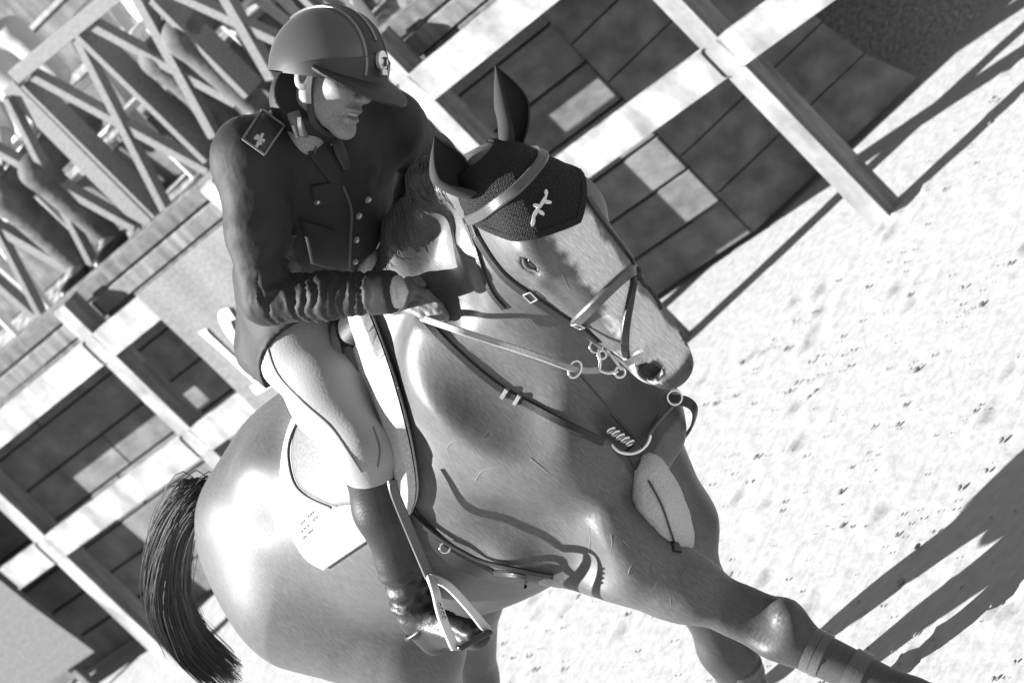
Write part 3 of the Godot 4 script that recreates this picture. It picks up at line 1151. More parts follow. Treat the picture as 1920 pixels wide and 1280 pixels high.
		for q in ov.size():
			var t: float = (ov[q] - k).dot(a - k) / (a - k).length_squared()
			var w := smoothstep(0.68, 0.8, t) * smoothstep(1.08, 0.98, t)
			ov[q] += om.n[q] * (w * 0.005 * sin(t * 60.0 + nz.get_noise_3dv(ov[q] * 14.0) * 2.5))
		put("boot", ov, face_normals(ov, om.i), om.i, M.boot, rider)
	make_helmet()

func head_field() -> Field:
	var F := Field.new()
	var B := Basis(rf_, rr_, ru_)
	F.cone(RH(-0.03, 0, -0.16), RH(-0.02, 0, -0.04), 0.055, 0.056, 0.03)
	F.ell(RH(-0.012, 0, 0.03), B, Vector3(0.096, 0.076, 0.09), 0.03)
	F.ell(RH(0.028, 0, -0.025), B, Vector3(0.062, 0.062, 0.075), 0.03)
	for s in [-1, 1]:
		F.cone(RH(0.0, 0.052 * s, -0.06), RH(0.068, 0.018 * s, -0.098), 0.02, 0.018, 0.03)
		F.ell(RH(0.062, 0.038 * s, -0.018), B, Vector3(0.026, 0.026, 0.022), 0.02)
		F.ell(RH(0.079, 0.033 * s, 0.018), B, Vector3(0.016, 0.018, 0.011), 0.008, 1)
		F.ell(RH(-0.008, 0.078 * s, -0.015), B.rotated(ru_, 0.3 * s), Vector3(0.022, 0.009, 0.034), 0.006)
		F.ell(RH(-0.002, 0.084 * s, -0.012), B.rotated(ru_, 0.3 * s), Vector3(0.011, 0.006, 0.02), 0.004, 1)
	F.ell(RH(0.082, 0, -0.108), B, Vector3(0.018, 0.022, 0.016), 0.02)
	F.cone(RH(0.088, 0, 0.022), RH(0.108, 0, -0.024), 0.010, 0.013, 0.014)
	for s in [-1, 1]: F.ell(RH(0.098, 0.012 * s, -0.03), B, Vector3(0.012, 0.009, 0.008), 0.006)
	# smiling mouth
	F.ell(RH(0.084, 0, -0.058), B, Vector3(0.016, 0.026, 0.012), 0.012)
	F.ell(RH(0.086, 0, -0.078), B, Vector3(0.015, 0.022, 0.009), 0.008)
	F.ell(RH(0.098, 0, -0.067), B, Vector3(0.012, 0.026, 0.0055), 0.004, 1)
	return F

func make_face() -> void:
	var B := Basis(rf_, rr_, ru_)
	var f := Field.new()
	f.ell(RH(0.082, 0, -0.0665), B, Vector3(0.012, 0.021, 0.006), 0.002)
	var md := f.mesh(0.002)
	put("teeth", md.v, md.n, md.i, M.white_cloth, rider)
	for s in [-1, 1]:
		var e := Field.new()
		e.ell(RH(0.071, 0.033 * s, 0.016), B, Vector3.ONE * 0.0125, 0.001)
		md = e.mesh(0.002)
		put("eye", md.v, md.n, md.i, M.eye_white, rider)
	# short beard round the mouth
	var b := Field.new()
	b.ell(RH(0.0815, 0, -0.107), B, Vector3(0.0205, 0.024, 0.017), 0.01)
	b.ell(RH(0.0845, 0, -0.055), B, Vector3(0.016, 0.027, 0.006), 0.006)
	md = b.mesh(0.003)
	put("beard", md.v, md.n, md.i, M.beard, rider)
	# short hair at the nape and temples
	var h := Field.new()
	h.ell(RH(-0.016, 0, 0.025), B, Vector3(0.099, 0.079, 0.09), 0.01)
	h.ell(RH(0.075, 0, -0.02), B, Vector3(0.082, 0.10, 0.2), 0.01, 1)
	md = h.mesh(0.005)
	put("hair", md.v, md.n, md.i, M.hair, rider)

func make_helmet() -> void:
	# shell: a dome of rings, brim line lower at the back
	var v := PackedVector3Array()
	var ix := PackedInt32Array()
	var nu := 56
	var nv := 20
	for j in nv + 1:
		for i in nu:
			var th := TAU * i / nu
			var cf2 := cos(th)
			var low := -0.022 + 0.03 * cf2 - 0.022 * (1.0 - absf(cf2)) * 0.0
			var lat := float(j) / nv
			var ph := lerpf(asin(clampf(low / 0.142, -1, 1)), PI * 0.5, lat)
			var r := cos(ph)
			var ef := 0.138 if cf2 > 0 else 0.142
			v.append(RH(-0.012 + ef * r * cf2, 0.113 * r * sin(th), 0.006 + 0.134 * sin(ph)))
	for j in nv:
		for i in nu:
			var a := j * nu + i
			var b := j * nu + (i + 1) % nu
			ix.append_array([a, b, a + nu, b, b + nu, a + nu])
	var nr := face_normals(v, ix)
	var ce := RH(0, 0, 0)
	if nr[nu * 5].dot(v[nu * 5] - ce) < 0:
		for t in range(0, ix.size(), 3):
			var q := ix[t]; ix[t] = ix[t + 1]; ix[t + 1] = q
		nr = face_normals(v, ix)
	var shell := put("helmet", v, nr, ix, M.helmet, rider)
	tag(shell, "glossy dark riding helmet with peak and oval badge")
	var s := Soup.new()
	var dome := func(th: float, ph: float, out: float) -> Vector3:
		var c := cos(th)
		var ef := 0.138 if c > 0 else 0.142
		var r := cos(ph)
		return RH(-0.012 + (ef + out) * r * c, (0.113 + out) * r * sin(th), 0.006 + (0.134 + out) * sin(ph))
	# centre panel from brow over the crown
	var strip := func(w0: float, w1: float, out: float, a0: float, a1: float) -> Soup:
		var z := Soup.new()
		var rows: Array = []
		for q in 25:
			var an := lerpf(a0, a1, q / 24.0)
			var row: Array = []
			for e in 7:
				var b := lerpf(w0, w1, e / 6.0)
				var y := clampf(b / 0.113, -0.99, 0.99)
				var k := sqrt(1.0 - y * y)
				var ef := 0.138 if cos(an) > 0 else 0.142
				row.append(RH(-0.012 + (ef * k + out) * cos(an), b * (1.0 + out * 4.0), 0.006 + (0.134 * k + out) * sin(an)))
			rows.append(row)
		for q in 24:
			for e in 6:
				z._out(rows[q][e], rows[q][e + 1], rows[q + 1][e + 1], rows[q + 1][e], RH(0, 0, 0))
			for e in [0, 6]:
				var inn: Vector3 = (rows[q][e] - RH(0, 0, 0)).normalized() * 0.006
				var in2: Vector3 = (rows[q + 1][e] - RH(0, 0, 0)).normalized() * 0.006
				z._out(rows[q][e], rows[q + 1][e], rows[q + 1][e] - in2, rows[q][e] - inn, rows[q][3])
		return z
	soup("center_panel", strip.call(-0.033, 0.033, 0.002, 0.16, PI * 0.97), M.helmet_black, shell)
	soup("ridge", strip.call(0.034, 0.039, 0.0045, 0.16, PI * 0.8), M.helmet_grey, shell)
	soup("ridge", strip.call(-0.039, -0.034, 0.0045, 0.16, PI * 0.8), M.helmet_grey, shell)
	soup("ridge", strip.call(-0.003, 0.003, 0.0045, 0.75, PI * 0.7), M.helmet_grey, shell)
	# front band, proud of the shell
	var bd := Soup.new()
	var bot: Array = []
	var up: Array = []
	for q in 33:
		var th := lerpf(-1.75, 1.75, q / 32.0)
		var k := 1.0 - absf(th) / 1.75
		bot.append(dome.call(th, asin((-0.022 + 0.03 * cos(th)) / 0.142) - 0.02, 0.005))
		up.append(dome.call(th, asin((-0.022 + 0.03 * cos(th)) / 0.142) + 0.05 + 0.42 * pow(k, 0.7), 0.005))
	for q in 32:
		bd._out(bot[q], bot[q + 1], up[q + 1], up[q], RH(0, 0, 0))
		bd._out(up[q], up[q + 1], up[q + 1].lerp(RH(0, 0, 0.02), 0.06), up[q].lerp(RH(0, 0, 0.02), 0.06), RH(0, 0, 0))
	for q in bd.v.size(): bd.n[q] = (bd.v[q] - RH(-0.012, 0, 0)).normalized()
	soup("front_band", bd, M.helmet_band, shell)
	# peak
	var pk := Soup.new()
	var rows: Array = []
	for q in 25:
		var th := lerpf(-1.25, 1.25, q / 24.0)
		var k := cos(th * 0.5 * PI / 1.25)
		var inn: Vector3 = dome.call(th, 0.03, 0.002)
		var out := inn + (rf_ * cos(th) + rr_ * sin(th) * 0.35).normalized() * (0.004 + 0.062 * pow(maxf(k, 0), 0.6)) - ru_ * 0.024 * k
		rows.append([inn + ru_ * 0.006, inn.lerp(out, 0.55) + ru_ * 0.007, out + ru_ * 0.002, out - ru_ * 0.003, inn.lerp(out, 0.5) - ru_ * 0.001, inn - ru_ * 0.006])
	for q in 24:
		for e in 5:
			pk._out(rows[q][e], rows[q][e + 1], rows[q + 1][e + 1], rows[q + 1][e], (rows[q][0] + rows[q][2] + rows[q + 1][3] + rows[q][5]) * 0.25)
	soup("peak", pk, M.helmet_black, shell)
	# oval badge on the brow
	var bg := Soup.new()
	var bc: Vector3 = dome.call(0.0, 0.42, 0.012)
	var bn := (bc - RH(-0.012, 0, 0.006)).normalized()
	var bu := (ru_ - bn * ru_.dot(bn)).normalized()
	var prev := Vector3.ZERO
	for q in 21:
		var an := TAU * q / 20.0
		var p := bc + rr_ * cos(an) * 0.016 + bu * sin(an) * 0.021
		if q > 0:
			bg._outt(bc + bn * 0.005, prev, p, bc - bn)
			bg._out(prev, p, p - bn * 0.008, prev - bn * 0.008, bc)
		prev = p
	bg.box(bc - bu * 0.026 + bn * 0.002, rr_ * 0.008, bu * 0.006, bn * 0.002)
	var bd2 := soup("badge", bg, M.silver, shell)
	var em := Soup.new()
	em.box(bc + bn * 0.006 + bu * 0.004, rr_ * 0.006, bu * 0.002, bn * 0.0015)
	em.box(bc + bn * 0.006 - bu * 0.003, rr_ * 0.0025, bu * 0.007, bn * 0.0015)
	em.box(bc + bn * 0.006 - bu * 0.012, rr_ * 0.005, bu * 0.0015, bn * 0.0015)
	soup("emblem", em, M.black, bd2)
	# chin strap
	for sgn in [-1, 1]:
		var st := Soup.new()
		var pts := curve([RH(0.012, 0.083 * sgn, 0.012), RH(0.016, 0.075 * sgn, -0.045), RH(0.034, 0.055 * sgn, -0.105), RH(0.045, 0.0, -0.128)], 6)
		var nr2: Array = []
		for p in pts: nr2.append((p - RH(0.0, 0, -0.05)).normalized())
		st.ribbon(pts, nr2, even(0.009, 0.007, pts.size()), 0.004)
		soup("chin_strap", st, M.strap, rider)

# ---------- things that lie on the horse or the rider ----------
# the point of a surface that a photo pixel shows
func on(F: Field, px: float, py: float) -> Vector3:
	var r := ray(px, py)
	var h := F.hit(cam_pos, r, 5.5, 9.5)
	if h == Vector3.INF:
		# just past the outline: the nearest point of the surface to the ray
		var best := 1e9
		var p := cam_pos + r * 7.0
		for q in 120:
			var c := cam_pos + r.normalized() * (5.8 + q * 0.025)
			var e := F.d(c)
			if e < best:
				best = e
				p = c
		h = p - F.grad(p) * best
	return h
func v2(a: Array) -> Array:
	var r: Array = []
	for q in a: r.append(Vector2(q[0], q[1]))
	return r
# strap lying on a surface, following pixels
func strap(nm: String, F: Field, px: Array, w: float, th: float, m: Material, parent: Node3D, lift := 0.001, w1 := -1.0, per := 5) -> MeshInstance3D:
	var c := curve(v2(px), per)
	var pts: Array = []
	var nr: Array = []
	for q: Vector2 in c:
		var h := on(F, q.x, q.y)
		var g := F.grad(h)
		pts.append(h + g * lift)
		nr.append(g)
	var s := Soup.new()
	s.ribbon(pts, nr, even(w, w if w1 < 0 else w1, pts.size()), th)
	return soup(nm, s, m, parent)
# thick sheet lying on a surface between two pixel curves
func sheet(nm: String, F: Field, left: Array, right: Array, nu: int, nv: int, lift: float, th: float, m: Material, parent: Node3D, mirror := false, puff := 0.0, fuzz := 0.0) -> MeshInstance3D:
	var fr := RandomNumberGenerator.new()
	fr.seed = 99
	var lc := curve(v2(left), 8)
	var rcv := curve(v2(right), 8)
	var top: Array = []
	var bot: Array = []
	for j in nv + 1:
		var a: Vector2 = lc[int(round(float(j) / nv * (lc.size() - 1)))]
		var b: Vector2 = rcv[int(round(float(j) / nv * (rcv.size() - 1)))]
		for i in nu + 1:
			var t := float(i) / nu
			var p: Vector2 = a.lerp(b, t)
			var h := on(F, p.x, p.y)
			var g := F.grad(h)
			var e := 4.0 * t * (1.0 - t)
			var e2 := 4.0 * (float(j) / nv) * (1.0 - float(j) / nv)
			var pf := puff * sqrt(clampf(e * 2.0, 0, 1)) * sqrt(clampf(e2 * 4.0, 0, 1))
			top.append(h + g * (lift + th * (1.0 if i > 0 and i < nu and j > 0 and j < nv else 0.6) + pf + fr.randf_range(-fuzz, fuzz)))
			bot.append(h + g * lift)
	return sheet_mesh(nm, top, bot, nu, nv, m, parent, mirror)
func sheet_mesh(nm: String, top: Array, bot: Array, nu: int, nv: int, m: Material, parent: Node3D, mirror := false) -> MeshInstance3D:
	var v := PackedVector3Array()
	var ix := PackedInt32Array()
	for rep in (2 if mirror else 1):
		var o := v.size()
		for arr in [top, bot]:
			for p in arr:
				var w: Vector3 = p
				if rep == 1:
					var l := to_l(w)
					w = L(l.x, l.y, -l.z)
				v.append(w)
		var n1 := (nu + 1) * (nv + 1)
		var w1 := nu + 1
		var fl := false
		for j in nv:
			for i in nu:
				var a := o + j * w1 + i
				ix.append_array([a, a + 1, a + w1, a + 1, a + w1 + 1, a + w1])
				ix.append_array([a + n1, a + w1 + n1, a + 1 + n1, a + 1 + n1, a + w1 + n1, a + w1 + 1 + n1])
		for j in nv:
			for i in [0, nu]:
				var a: int = o + j * w1 + i
				ix.append_array([a, a + w1, a + n1, a + w1, a + w1 + n1, a + n1])
		for i in nu:
			for j in [0, nv]:
				var a: int = o + j * w1 + i
				ix.append_array([a, a + 1, a + n1, a + 1, a + 1 + n1, a + n1])
	# outward orientation from the first face
	var f: Vector3 = (v[ix[2]] - v[ix[0]]).cross(v[ix[1]] - v[ix[0]])
	if f.dot(top[0] - bot[0]) < 0:
		for t in range(0, ix.size(), 3):
			var q := ix[t]; ix[t] = ix[t + 1]; ix[t + 1] = q
	# normals: tops smooth by their own faces
	var n := PackedVector3Array()
	n.resize(v.size())
	var grid := 12 * nu * nv
	for t in range(0, ix.size(), 3):
		if t % maxi(1, ix.size()) < grid or true:
			var fn := (v[ix[t + 2]] - v[ix[t]]).cross(v[ix[t + 1]] - v[ix[t]])
			for e in 3: n[ix[t + e]] += fn
	for q in n.size(): n[q] = n[q].normalized()
	return put(nm, v, n, ix, m, parent)
# point of the horse's head: distance down the face, angle round it (0 = forehead, 90 = right cheek)
func head_at(u: float, deg: float, lift: float, v0 := -0.02) -> Array:
	var a := deg_to_rad(deg)
	var dir := hv * cos(a) + hl * sin(a)
	var c := HD(u, v0, 0)
	var h := HF.hit(c + dir * 0.24, -dir, 0.0, 0.4)
	if h == Vector3.INF: h = c + dir * 0.1
	var g := HF.grad(h)
	return [h + g * lift, g]
func head_strap(nm: String, spec: Array, w: float, th: float, m: Material, parent: Node3D, v0 := -0.02, per := 5) -> MeshInstance3D:
	var c := curve(v2(spec), per)
	var pts: Array = []
	var nr: Array = []
	for q: Vector2 in c:
		var h := head_at(q.x, q.y, 0.011 if nm == "browband" else 0.002, v0)
		pts.append(h[0]); nr.append(h[1])
	var s := Soup.new()
	s.ribbon(pts, nr, even(w, w, pts.size()), th)
	return soup(nm, s, m, parent)
func line(nm: String, pts: Array, r: float, m: Material, parent: Node3D, per := 6, r1 := -1.0) -> MeshInstance3D:
	var c := curve(pts, per)
	var s := Soup.new()
	s.tube(c, even(r, r if r1 < 0 else r1, c.size()), 8)
	return soup(nm, s, m, parent)
func ring(nm: String, ce: Vector3, a: Vector3, b: Vector3, R: float, r: float, m: Material, parent: Node3D, from := 0.0, to := TAU) -> MeshInstance3D:
	var pts: Array = []
	for q in 25:
		var an := lerpf(from, to, q / 24.0)
		pts.append(ce + a * cos(an) * R + b * sin(an) * R)
	var s := Soup.new()
	s.tube(pts, even(r, r, 25), 8, a.cross(b))
	return soup(nm, s, m, parent)

func make_ear(nm: String, basep: Vector3, tip: Vector3, open_dir: Vector3, width: float, bow: Vector3, m: Material, parent: Node3D) -> void:
	var v := PackedVector3Array()
	var ix := PackedInt32Array()
	var nu := 14
	var nv := 16
	var ax := (tip - basep)
	var od := (open_dir - ax.normalized() * open_dir.dot(ax.normalized())).normalized()
	var sd := ax.normalized().cross(od)
	for lay in 2:
		for j in nv + 1:
			var t := float(j) / nv
			var w := width * (0.55 + 0.45 * sin(clampf(t * 1.9 + 0.25, 0, PI * 0.5))) if t < 0.45 else width * cos((t - 0.45) / 0.55 * PI * 0.5) * 1.0
			w = maxf(w, 0.002)
			var c := basep + ax * t + bow * sin(t * PI)
			var open := lerpf(2.6, 2.0, smoothstep(0.0, 0.5, t))
			for i in nu + 1:
				var an := lerpf(-open, open, float(i) / nu)
				var rr := w - (0.004 if lay == 1 else 0.0)
				v.append(c - od * cos(an) * rr * 0.8 + sd * sin(an) * rr)
	var n1 := (nu + 1) * (nv + 1)
	for j in nv:
		for i in nu:
			var a := j * (nu + 1) + i
			ix.append_array([a, a + 1, a + nu + 1, a + 1, a + nu + 2, a + nu + 1])
			ix.append_array([a + n1, a + nu + 1 + n1, a + 1 + n1, a + 1 + n1, a + nu + 1 + n1, a + nu + 2 + n1])
		for i in [0, nu]:
			var a: int = j * (nu + 1) + i
			ix.append_array([a, a + nu + 1, a + n1, a + nu + 1, a + nu + 1 + n1, a + n1])
	var nr := face_normals(v, ix)
	var k := 5 * (nu + 1) + nu / 2
	if nr[k].dot(-od) < 0:
		for t in range(0, ix.size(), 3):
			var q := ix[t]; ix[t] = ix[t + 1]; ix[t + 1] = q
		nr = face_normals(v, ix)
	put(nm, v, nr, ix, m, parent)

func make_tack() -> void:
	# eyes of the horse
	for sd in [-1, 1]:
		var e := Field.new()
		e.ell(HD(0.176, 0.044, 0.094 * sd), Basis(hu, hv, hl), Vector3(0.020, 0.018, 0.017), 0.001)
		var md := e.mesh(0.003)
		var eye := put("eye", md.v, md.n, md.i, M.horse_eye, horse)
		for k in [[0.008, 0.0045], [-0.004, 0.006]]:
			var pts: Array = []
			for q in 9:
				var t := lerpf(-1.0, 1.0, q / 8.0)
				var uu := 0.176 + 0.024 * t
				var vv: float = 0.044 + (0.017 if k[0] > 0 else -0.014) * (1.0 - t * t)
				var h := HF.hit(HD(uu, vv, 0.2 * sd), -hl * sd, 0.0, 0.25)
				if h == Vector3.INF: h = HD(uu, vv, 0.1 * sd)
				pts.append(HD(uu, vv, (h - hp).dot(hl)) )
			var s := Soup.new()
			s.tube(pts, [0.001, k[1] * 0.7, k[1], k[1], k[1], k[1], k[1], k[1] * 0.7, 0.001], 8)
			soup("eyelid", s, M.lid, eye)
	# ear net
	var net: MeshInstance3D
	var nu := 30
	var nv := 14
	var top: Array = []
	var bot: Array = []
	for j in nv + 1:
		for i in nu + 1:
			var deg := lerpf(-112, 112, float(i) / nu)
			var u1 := 0.160 - 0.125 * pow(absf(deg) / 112.0, 1.0)
			var uu := lerpf(-0.042, u1, float(j) / nv)
			var h := head_at(uu, deg, 0.0, -0.03)
			var relief := 0.0012 * (absf(sin(i * 2.1 + j * 1.0)) + absf(sin(j * 2.3)))
			top.append(h[0] + h[1] * (0.006 + relief))
			bot.append(h[0] + h[1] * 0.001)
	var bonnet := base("ear_bonnet", HD(0, 0, 0))
	tag(bonnet, "dark crocheted fly veil with fabric ears on the horse's head", "horse bonnet")
	net = sheet_mesh("forehead_net", top, bot, nu, nv, M.net, bonnet)
	# scalloped border of the net
	var bp: Array = []
	var bn: Array = []
	for q in 41:
		var deg := lerpf(-112, 112, q / 40.0)
		var h := head_at(0.160 - 0.125 * absf(deg) / 112.0, deg, 0.006, -0.03)
		bp.append(h[0]); bn.append(h[1])
	var sb := Soup.new()
	sb.ribbon(bp, bn, even(0.008, 0.008, 41), 0.004)
	soup("border", sb, M.net, bonnet)
	# embroidered emblem: a small running figure of a few strokes
	var lg := Soup.new()
	for st in [[[0.094, 26], [0.086, 16]], [[0.088, 18], [0.080, 4]], [[0.080, 5], [0.072, 1]], [[0.094, 24], [0.106, 30]], [[0.086, 15], [0.075, 18]], [[0.090, 18], [0.104, 17]], [[0.084, 10], [0.097, 6]]]:
		var pts: Array = []
		var nr: Array = []
		for q in 5:
			var h := head_at(lerpf(st[0][0], st[1][0], q / 4.0), lerpf(st[0][1], st[1][1], q / 4.0), 0.009, -0.03)
			pts.append(h[0]); nr.append(h[1])
		lg.ribbon(pts, nr, [0.002, 0.004, 0.0045, 0.004, 0.002], 0.002)
	soup("emblem", lg, M.silver, bonnet)
	var eb := HD(-0.020, -0.005, 0.066)
	make_ear("ear_cover", eb - hu * -0.02, eb + cx * -0.078 + cy * 0.100 - cf * 0.01, cx * 0.45 + cy * 0.3 - cf * 0.85, 0.047, cx * -0.016 - cy * 0.014, M.ear, bonnet)
	eb = HD(-0.030, -0.005, -0.058)
	make_ear("ear_cover", eb - hu * -0.02, eb + cx * -0.02 + cy * 0.158 - cf * 0.01, cx * 0.8 - cf * 0.6, 0.045, cx * 0.020, M.ear, bonnet)
	# bridle
	var br := base("bridle", HD(0.3, 0, 0))
	tag(br, "leather bridle with crossed noseband on the horse's head", "bridle")
	head_strap("browband", [[0.045, 108], [0.040, 80], [0.035, 40], [0.032, 0], [0.035, -40], [0.040, -80], [0.045, -108]], 0.012, 0.005, M.leather_pale, br, -0.03)
	strap("cheekpiece", HF, [[880, 415], [908, 465], [945, 515], [990, 552], [1040, 585], [1085, 612], [1122, 640]], 0.0145, 0.005, M.leather, br, 0.002, 0.008)
	strap("throatlatch", HF, [[872, 408], [890, 455], [904, 505], [922, 548], [946, 578]], 0.006, 0.004, M.leather, br, 0.002)
	strap("noseband", HF, [[1078, 606], [1105, 580], [1140, 545], [1172, 516], [1190, 506]], 0.0125, 0.006, M.leather_pale, br, 0.002)
	strap("flash_strap", HF, [[1188, 520], [1182, 560], [1174, 610], [1172, 650], [1176, 668]], 0.009, 0.005, M.leather, br, 0.002)
	strap("far_strap", HF, [[1205, 508], [1225, 540], [1248, 575]], 0.008, 0.005, M.leather, br, 0.002)
	strap("far_strap", HF, [[1195, 500], [1178, 478], [1150, 440], [1125, 405], [1100, 370]], 0.007, 0.005, M.leather, br, 0.002)
	var dk := on(HF, 1192, 512)
	var dg := HF.grad(dk)
	var sdk := Soup.new()
	sdk.tube([dk, dk + dg * 0.010], [0.017, 0.014], 14)
	soup("noseband_disc", sdk, M.leather, br)
	for bk in [[888, 428, 0.012], [996, 553, 0.010], [1086, 606, 0.009]]:
		var b := on(HF, bk[0], bk[1])
		var g := HF.grad(b)
		var tx := (hu - g * hu.dot(g)).normalized()
		var ty := g.cross(tx)
		var sbk := Soup.new()
		var R: float = bk[2]
		var cor := [tx * R * 1.2 + ty * R, tx * R * 1.2 - ty * R, -tx * R * 1.2 - ty * R, -tx * R * 1.2 + ty * R]
		for q in 4:
			sbk.tube([b + g * 0.008 + cor[q], b + g * 0.008 + cor[(q + 1) % 4]], [0.0022, 0.0022], 6)
		soup("buckle", sbk, M.metal, br)
	# bit: shank with rings beside the mouth
	var bt := base("bit", on(HF, 1130, 655))
	tag(bt, "steel bit with rings at the horse's mouth", "bit")
	var bb := on(HF, 1128, 652) + hl * 0.012
	ring("cheek_ring", bb + cy * 0.012 - cx * 0.004, cx, cy, 0.014, 0.003, M.metal, bt)
	ring("cheek_ring", bb - cy * 0.006 + cx * 0.008, cx, cy, 0.009, 0.003, M.metal, bt)
	line("shank", [bb + cy * 0.004, bb - cy * 0.022 + cx * 0.004, bb - cy * 0.040 + cx * 0.002], 0.0042, M.metal, bt, 4, 0.0032)
	line("shank", [bb + cx * 0.02 + cy * 0.004, bb + cx * 0.038 - cy * 0.022, bb + cx * 0.05 - cy * 0.038], 0.004, M.metal, bt, 4)
	ring("rein_ring", bb + cx * 0.046 - cy * 0.044, cx, cy, 0.011, 0.003, M.metal, bt)
	line("curb_chain", [bb - cy * 0.040 + cx * 0.002, bb - cy * 0.046 + cx * 0.022, bb + cx * 0.042 - cy * 0.042], 0.0034, M.metal, bt, 4)
	# reins
	var rn := base("reins", Q(900, 640, 0.2))
	tag(rn, "pair of reins running from the rider's hands to the bit", "reins")
	var hand := on(HF, 800, 585) + hr * 0.02
	var mring := Q(1078, 692, 0.165)
	var rp := curve([hand, Q(850, 616, 0.225), Q(930, 642, 0.20), Q(1010, 668, 0.185), mring, bb - cy * 0.040], 6)
	var rnn: Array = []
	for p in rp: rnn.append(-cf)
	var rs := Soup.new()
	rs.ribbon(rp, rnn, even(0.0075, 0.007, rp.size()), 0.004)
	soup("rein", rs, M.leather_white, rn)
	var fp := curve([L(0.10, 1.60, -0.12), L(0.3, 1.45, -0.22), L(0.42, 1.25, -0.15), L(0.46, 1.18, -0.08)], 6)
	var fnn: Array = []
	for p in fp: fnn.append(-hr)
	rs = Soup.new()
	rs.ribbon(fp, fnn, even(0.0075, 0.007, fp.size()), 0.004)
	soup("rein", rs, M.leather_white, rn)
	var lp := curve([Q(1248, 748, -0.06), Q(1285, 752, -0.08), Q(1303, 768, -0.09), Q(1296, 800, -0.10), Q(1272, 832, -0.10)], 6)
	var ln: Array = []
	for p in lp: ln.append((cx * 0.8 - cf * 0.6).normalized())
	rs = Soup.new()
	rs.ribbon(lp, ln, even(0.012, 0.012, lp.size()), 0.004)
	soup("rein_loop", rs, M.leather, rn)
	# breastplate with martingale
	var bp2 := base("breastplate", on(HF, 1165, 830))
	tag(bp2, "breastplate with martingale fork and white sheepskin chest pad", "breastplate")
	strap("shoulder_strap", HF, [[770, 574], [812, 616], [860, 662], [905, 702], [950, 735], [1000, 762], [1060, 795], [1130, 828]], 0.009, 0.005, M.leather, bp2, 0.002)
	for st in [[948, 736], [972, 748]]:
		strap("strap_keeper", HF, [[st[0] - 6, st[1] + 9], [st[0] + 4, st[1] - 8]], 0.005, 0.008, M.leather_white, bp2, 0.003)
	line("martingale_fork", [mring, Q(1120, 742, 0.14), Q(1165, 795, 0.10), on(HF, 1200, 838) + hh * 0.015], 0.0045, M.leather, bp2)
	line("martingale_fork", [on(HF, 1205, 825) + hh * 0.02, Q(1235, 790, -0.0), Q(1264, 758, -0.04)], 0.0045, M.leather_pale, bp2)
	ring("martingale_ring", mring, cx * 0.8 + cy * 0.3, cy, 0.017, 0.003, M.metal, bp2)
	ring("martingale_ring", Q(1265, 745, -0.045), cx, cy, 0.016, 0.003, M.metal, bp2)
	var c0 := on(HF, 1170, 832) + hh * 0.015
	ring("chest_ring", on(HF, 1170, 815) + hh * 0.02, cx, cy, 0.047, 0.004, M.metal, bp2, PI * 1.05, PI * 1.95)
	for q in 5:
		var pp := on(HF, 1135 + q * 9, 812 + q * 6) + hh * 0.022
		ring("chain_link", pp, (cx + cy * 0.4).normalized(), (cy * 0.5 - cf).normalized(), 0.009, 0.003, M.metal, bp2)
	strap("center_strap", HF, [[1180, 840], [1195, 868], [1215, 900], [1245, 960], [1270, 1035]], 0.012, 0.005, M.leather, bp2, 0.001)
	var K := Field.new()
	var kc: Array = []
	var k0 := on(HF, 1214, 892) + hh * 0.016
	var kz := to_l(k0).z
	for q in [[1214, 892], [1230, 930], [1246, 972], [1260, 1010], [1272, 1034]]:
		var kq := Q(q[0], q[1], kz)
		kc.append(k0 if kc.is_empty() else kq + cf * -0.02)
	K.chain(kc, [0.036, 0.045, 0.047, 0.040, 0.024], 0.04)
	K.chain([kc[0] - hh * 0.0 - hr * 0.012 + Vector3(0, 0.02, 0), kc[1]], [0.02, 0.04], 0.03)
	var km := K.mesh(0.0045)
	var kv: PackedVector3Array = km.v
	var fz := FastNoiseLite.new()
	fz.seed = 6
	fz.frequency = 1.0
	fz.fractal_octaves = 3
	for q in kv.size():
		kv[q] += km.n[q] * (fz.get_noise_3dv(kv[q] * 60.0) * 0.0018 + fz.get_noise_3dv(kv[q] * 190.0) * 0.0015)
	var sh := put("sheepskin", kv, face_normals(kv, km.i), km.i, M.fleece, bp2)
	strap("seam", K, [[1216, 900], [1240, 945], [1254, 985], [1264, 1015]], 0.0022, 0.003, M.black, sh, 0.002)
	make_saddle()
	make_hair()
	# tendon boots on the forelegs
	for fl in [[Q(1512, 1214, 0.17), Q(1560, 1238, 0.168), Q(1640, 1278, 0.166), Q(1690, 1302, 0.165), "fastened leather boot on the horse's outstretched foreleg"], [L(-0.305, 0.29, -0.15), L(-0.34, 0.24, -0.15), L(-0.40, 0.15, -0.15), L(-0.43, 0.11, -0.15), "leather boot on the horse's trailing foreleg"]]:
		var tb := base("tendon_boot", fl[0])
		tag(tb, fl[4], "horse boot")
		var c := curve([fl[0], fl[1], fl[2], fl[3]], 6)
		var s := Soup.new()
		s.tube(c, even(0.049, 0.044, c.size()), 18)
		soup("shell", s, M.boot_brown, tb)
		var ax: Vector3 = (fl[3] - fl[0])
		for k in [0.16, 0.24, 0.52, 0.60]:
			var o: Vector3 = c[int(k * (c.size() - 1))]
			var s2 := Soup.new()
			var t := ax.normalized()
			s2.tube([o - t * 0.009, o + t * 0.009], [0.0515, 0.051], 18)
			soup("strap", s2, M.leather_pale, tb)

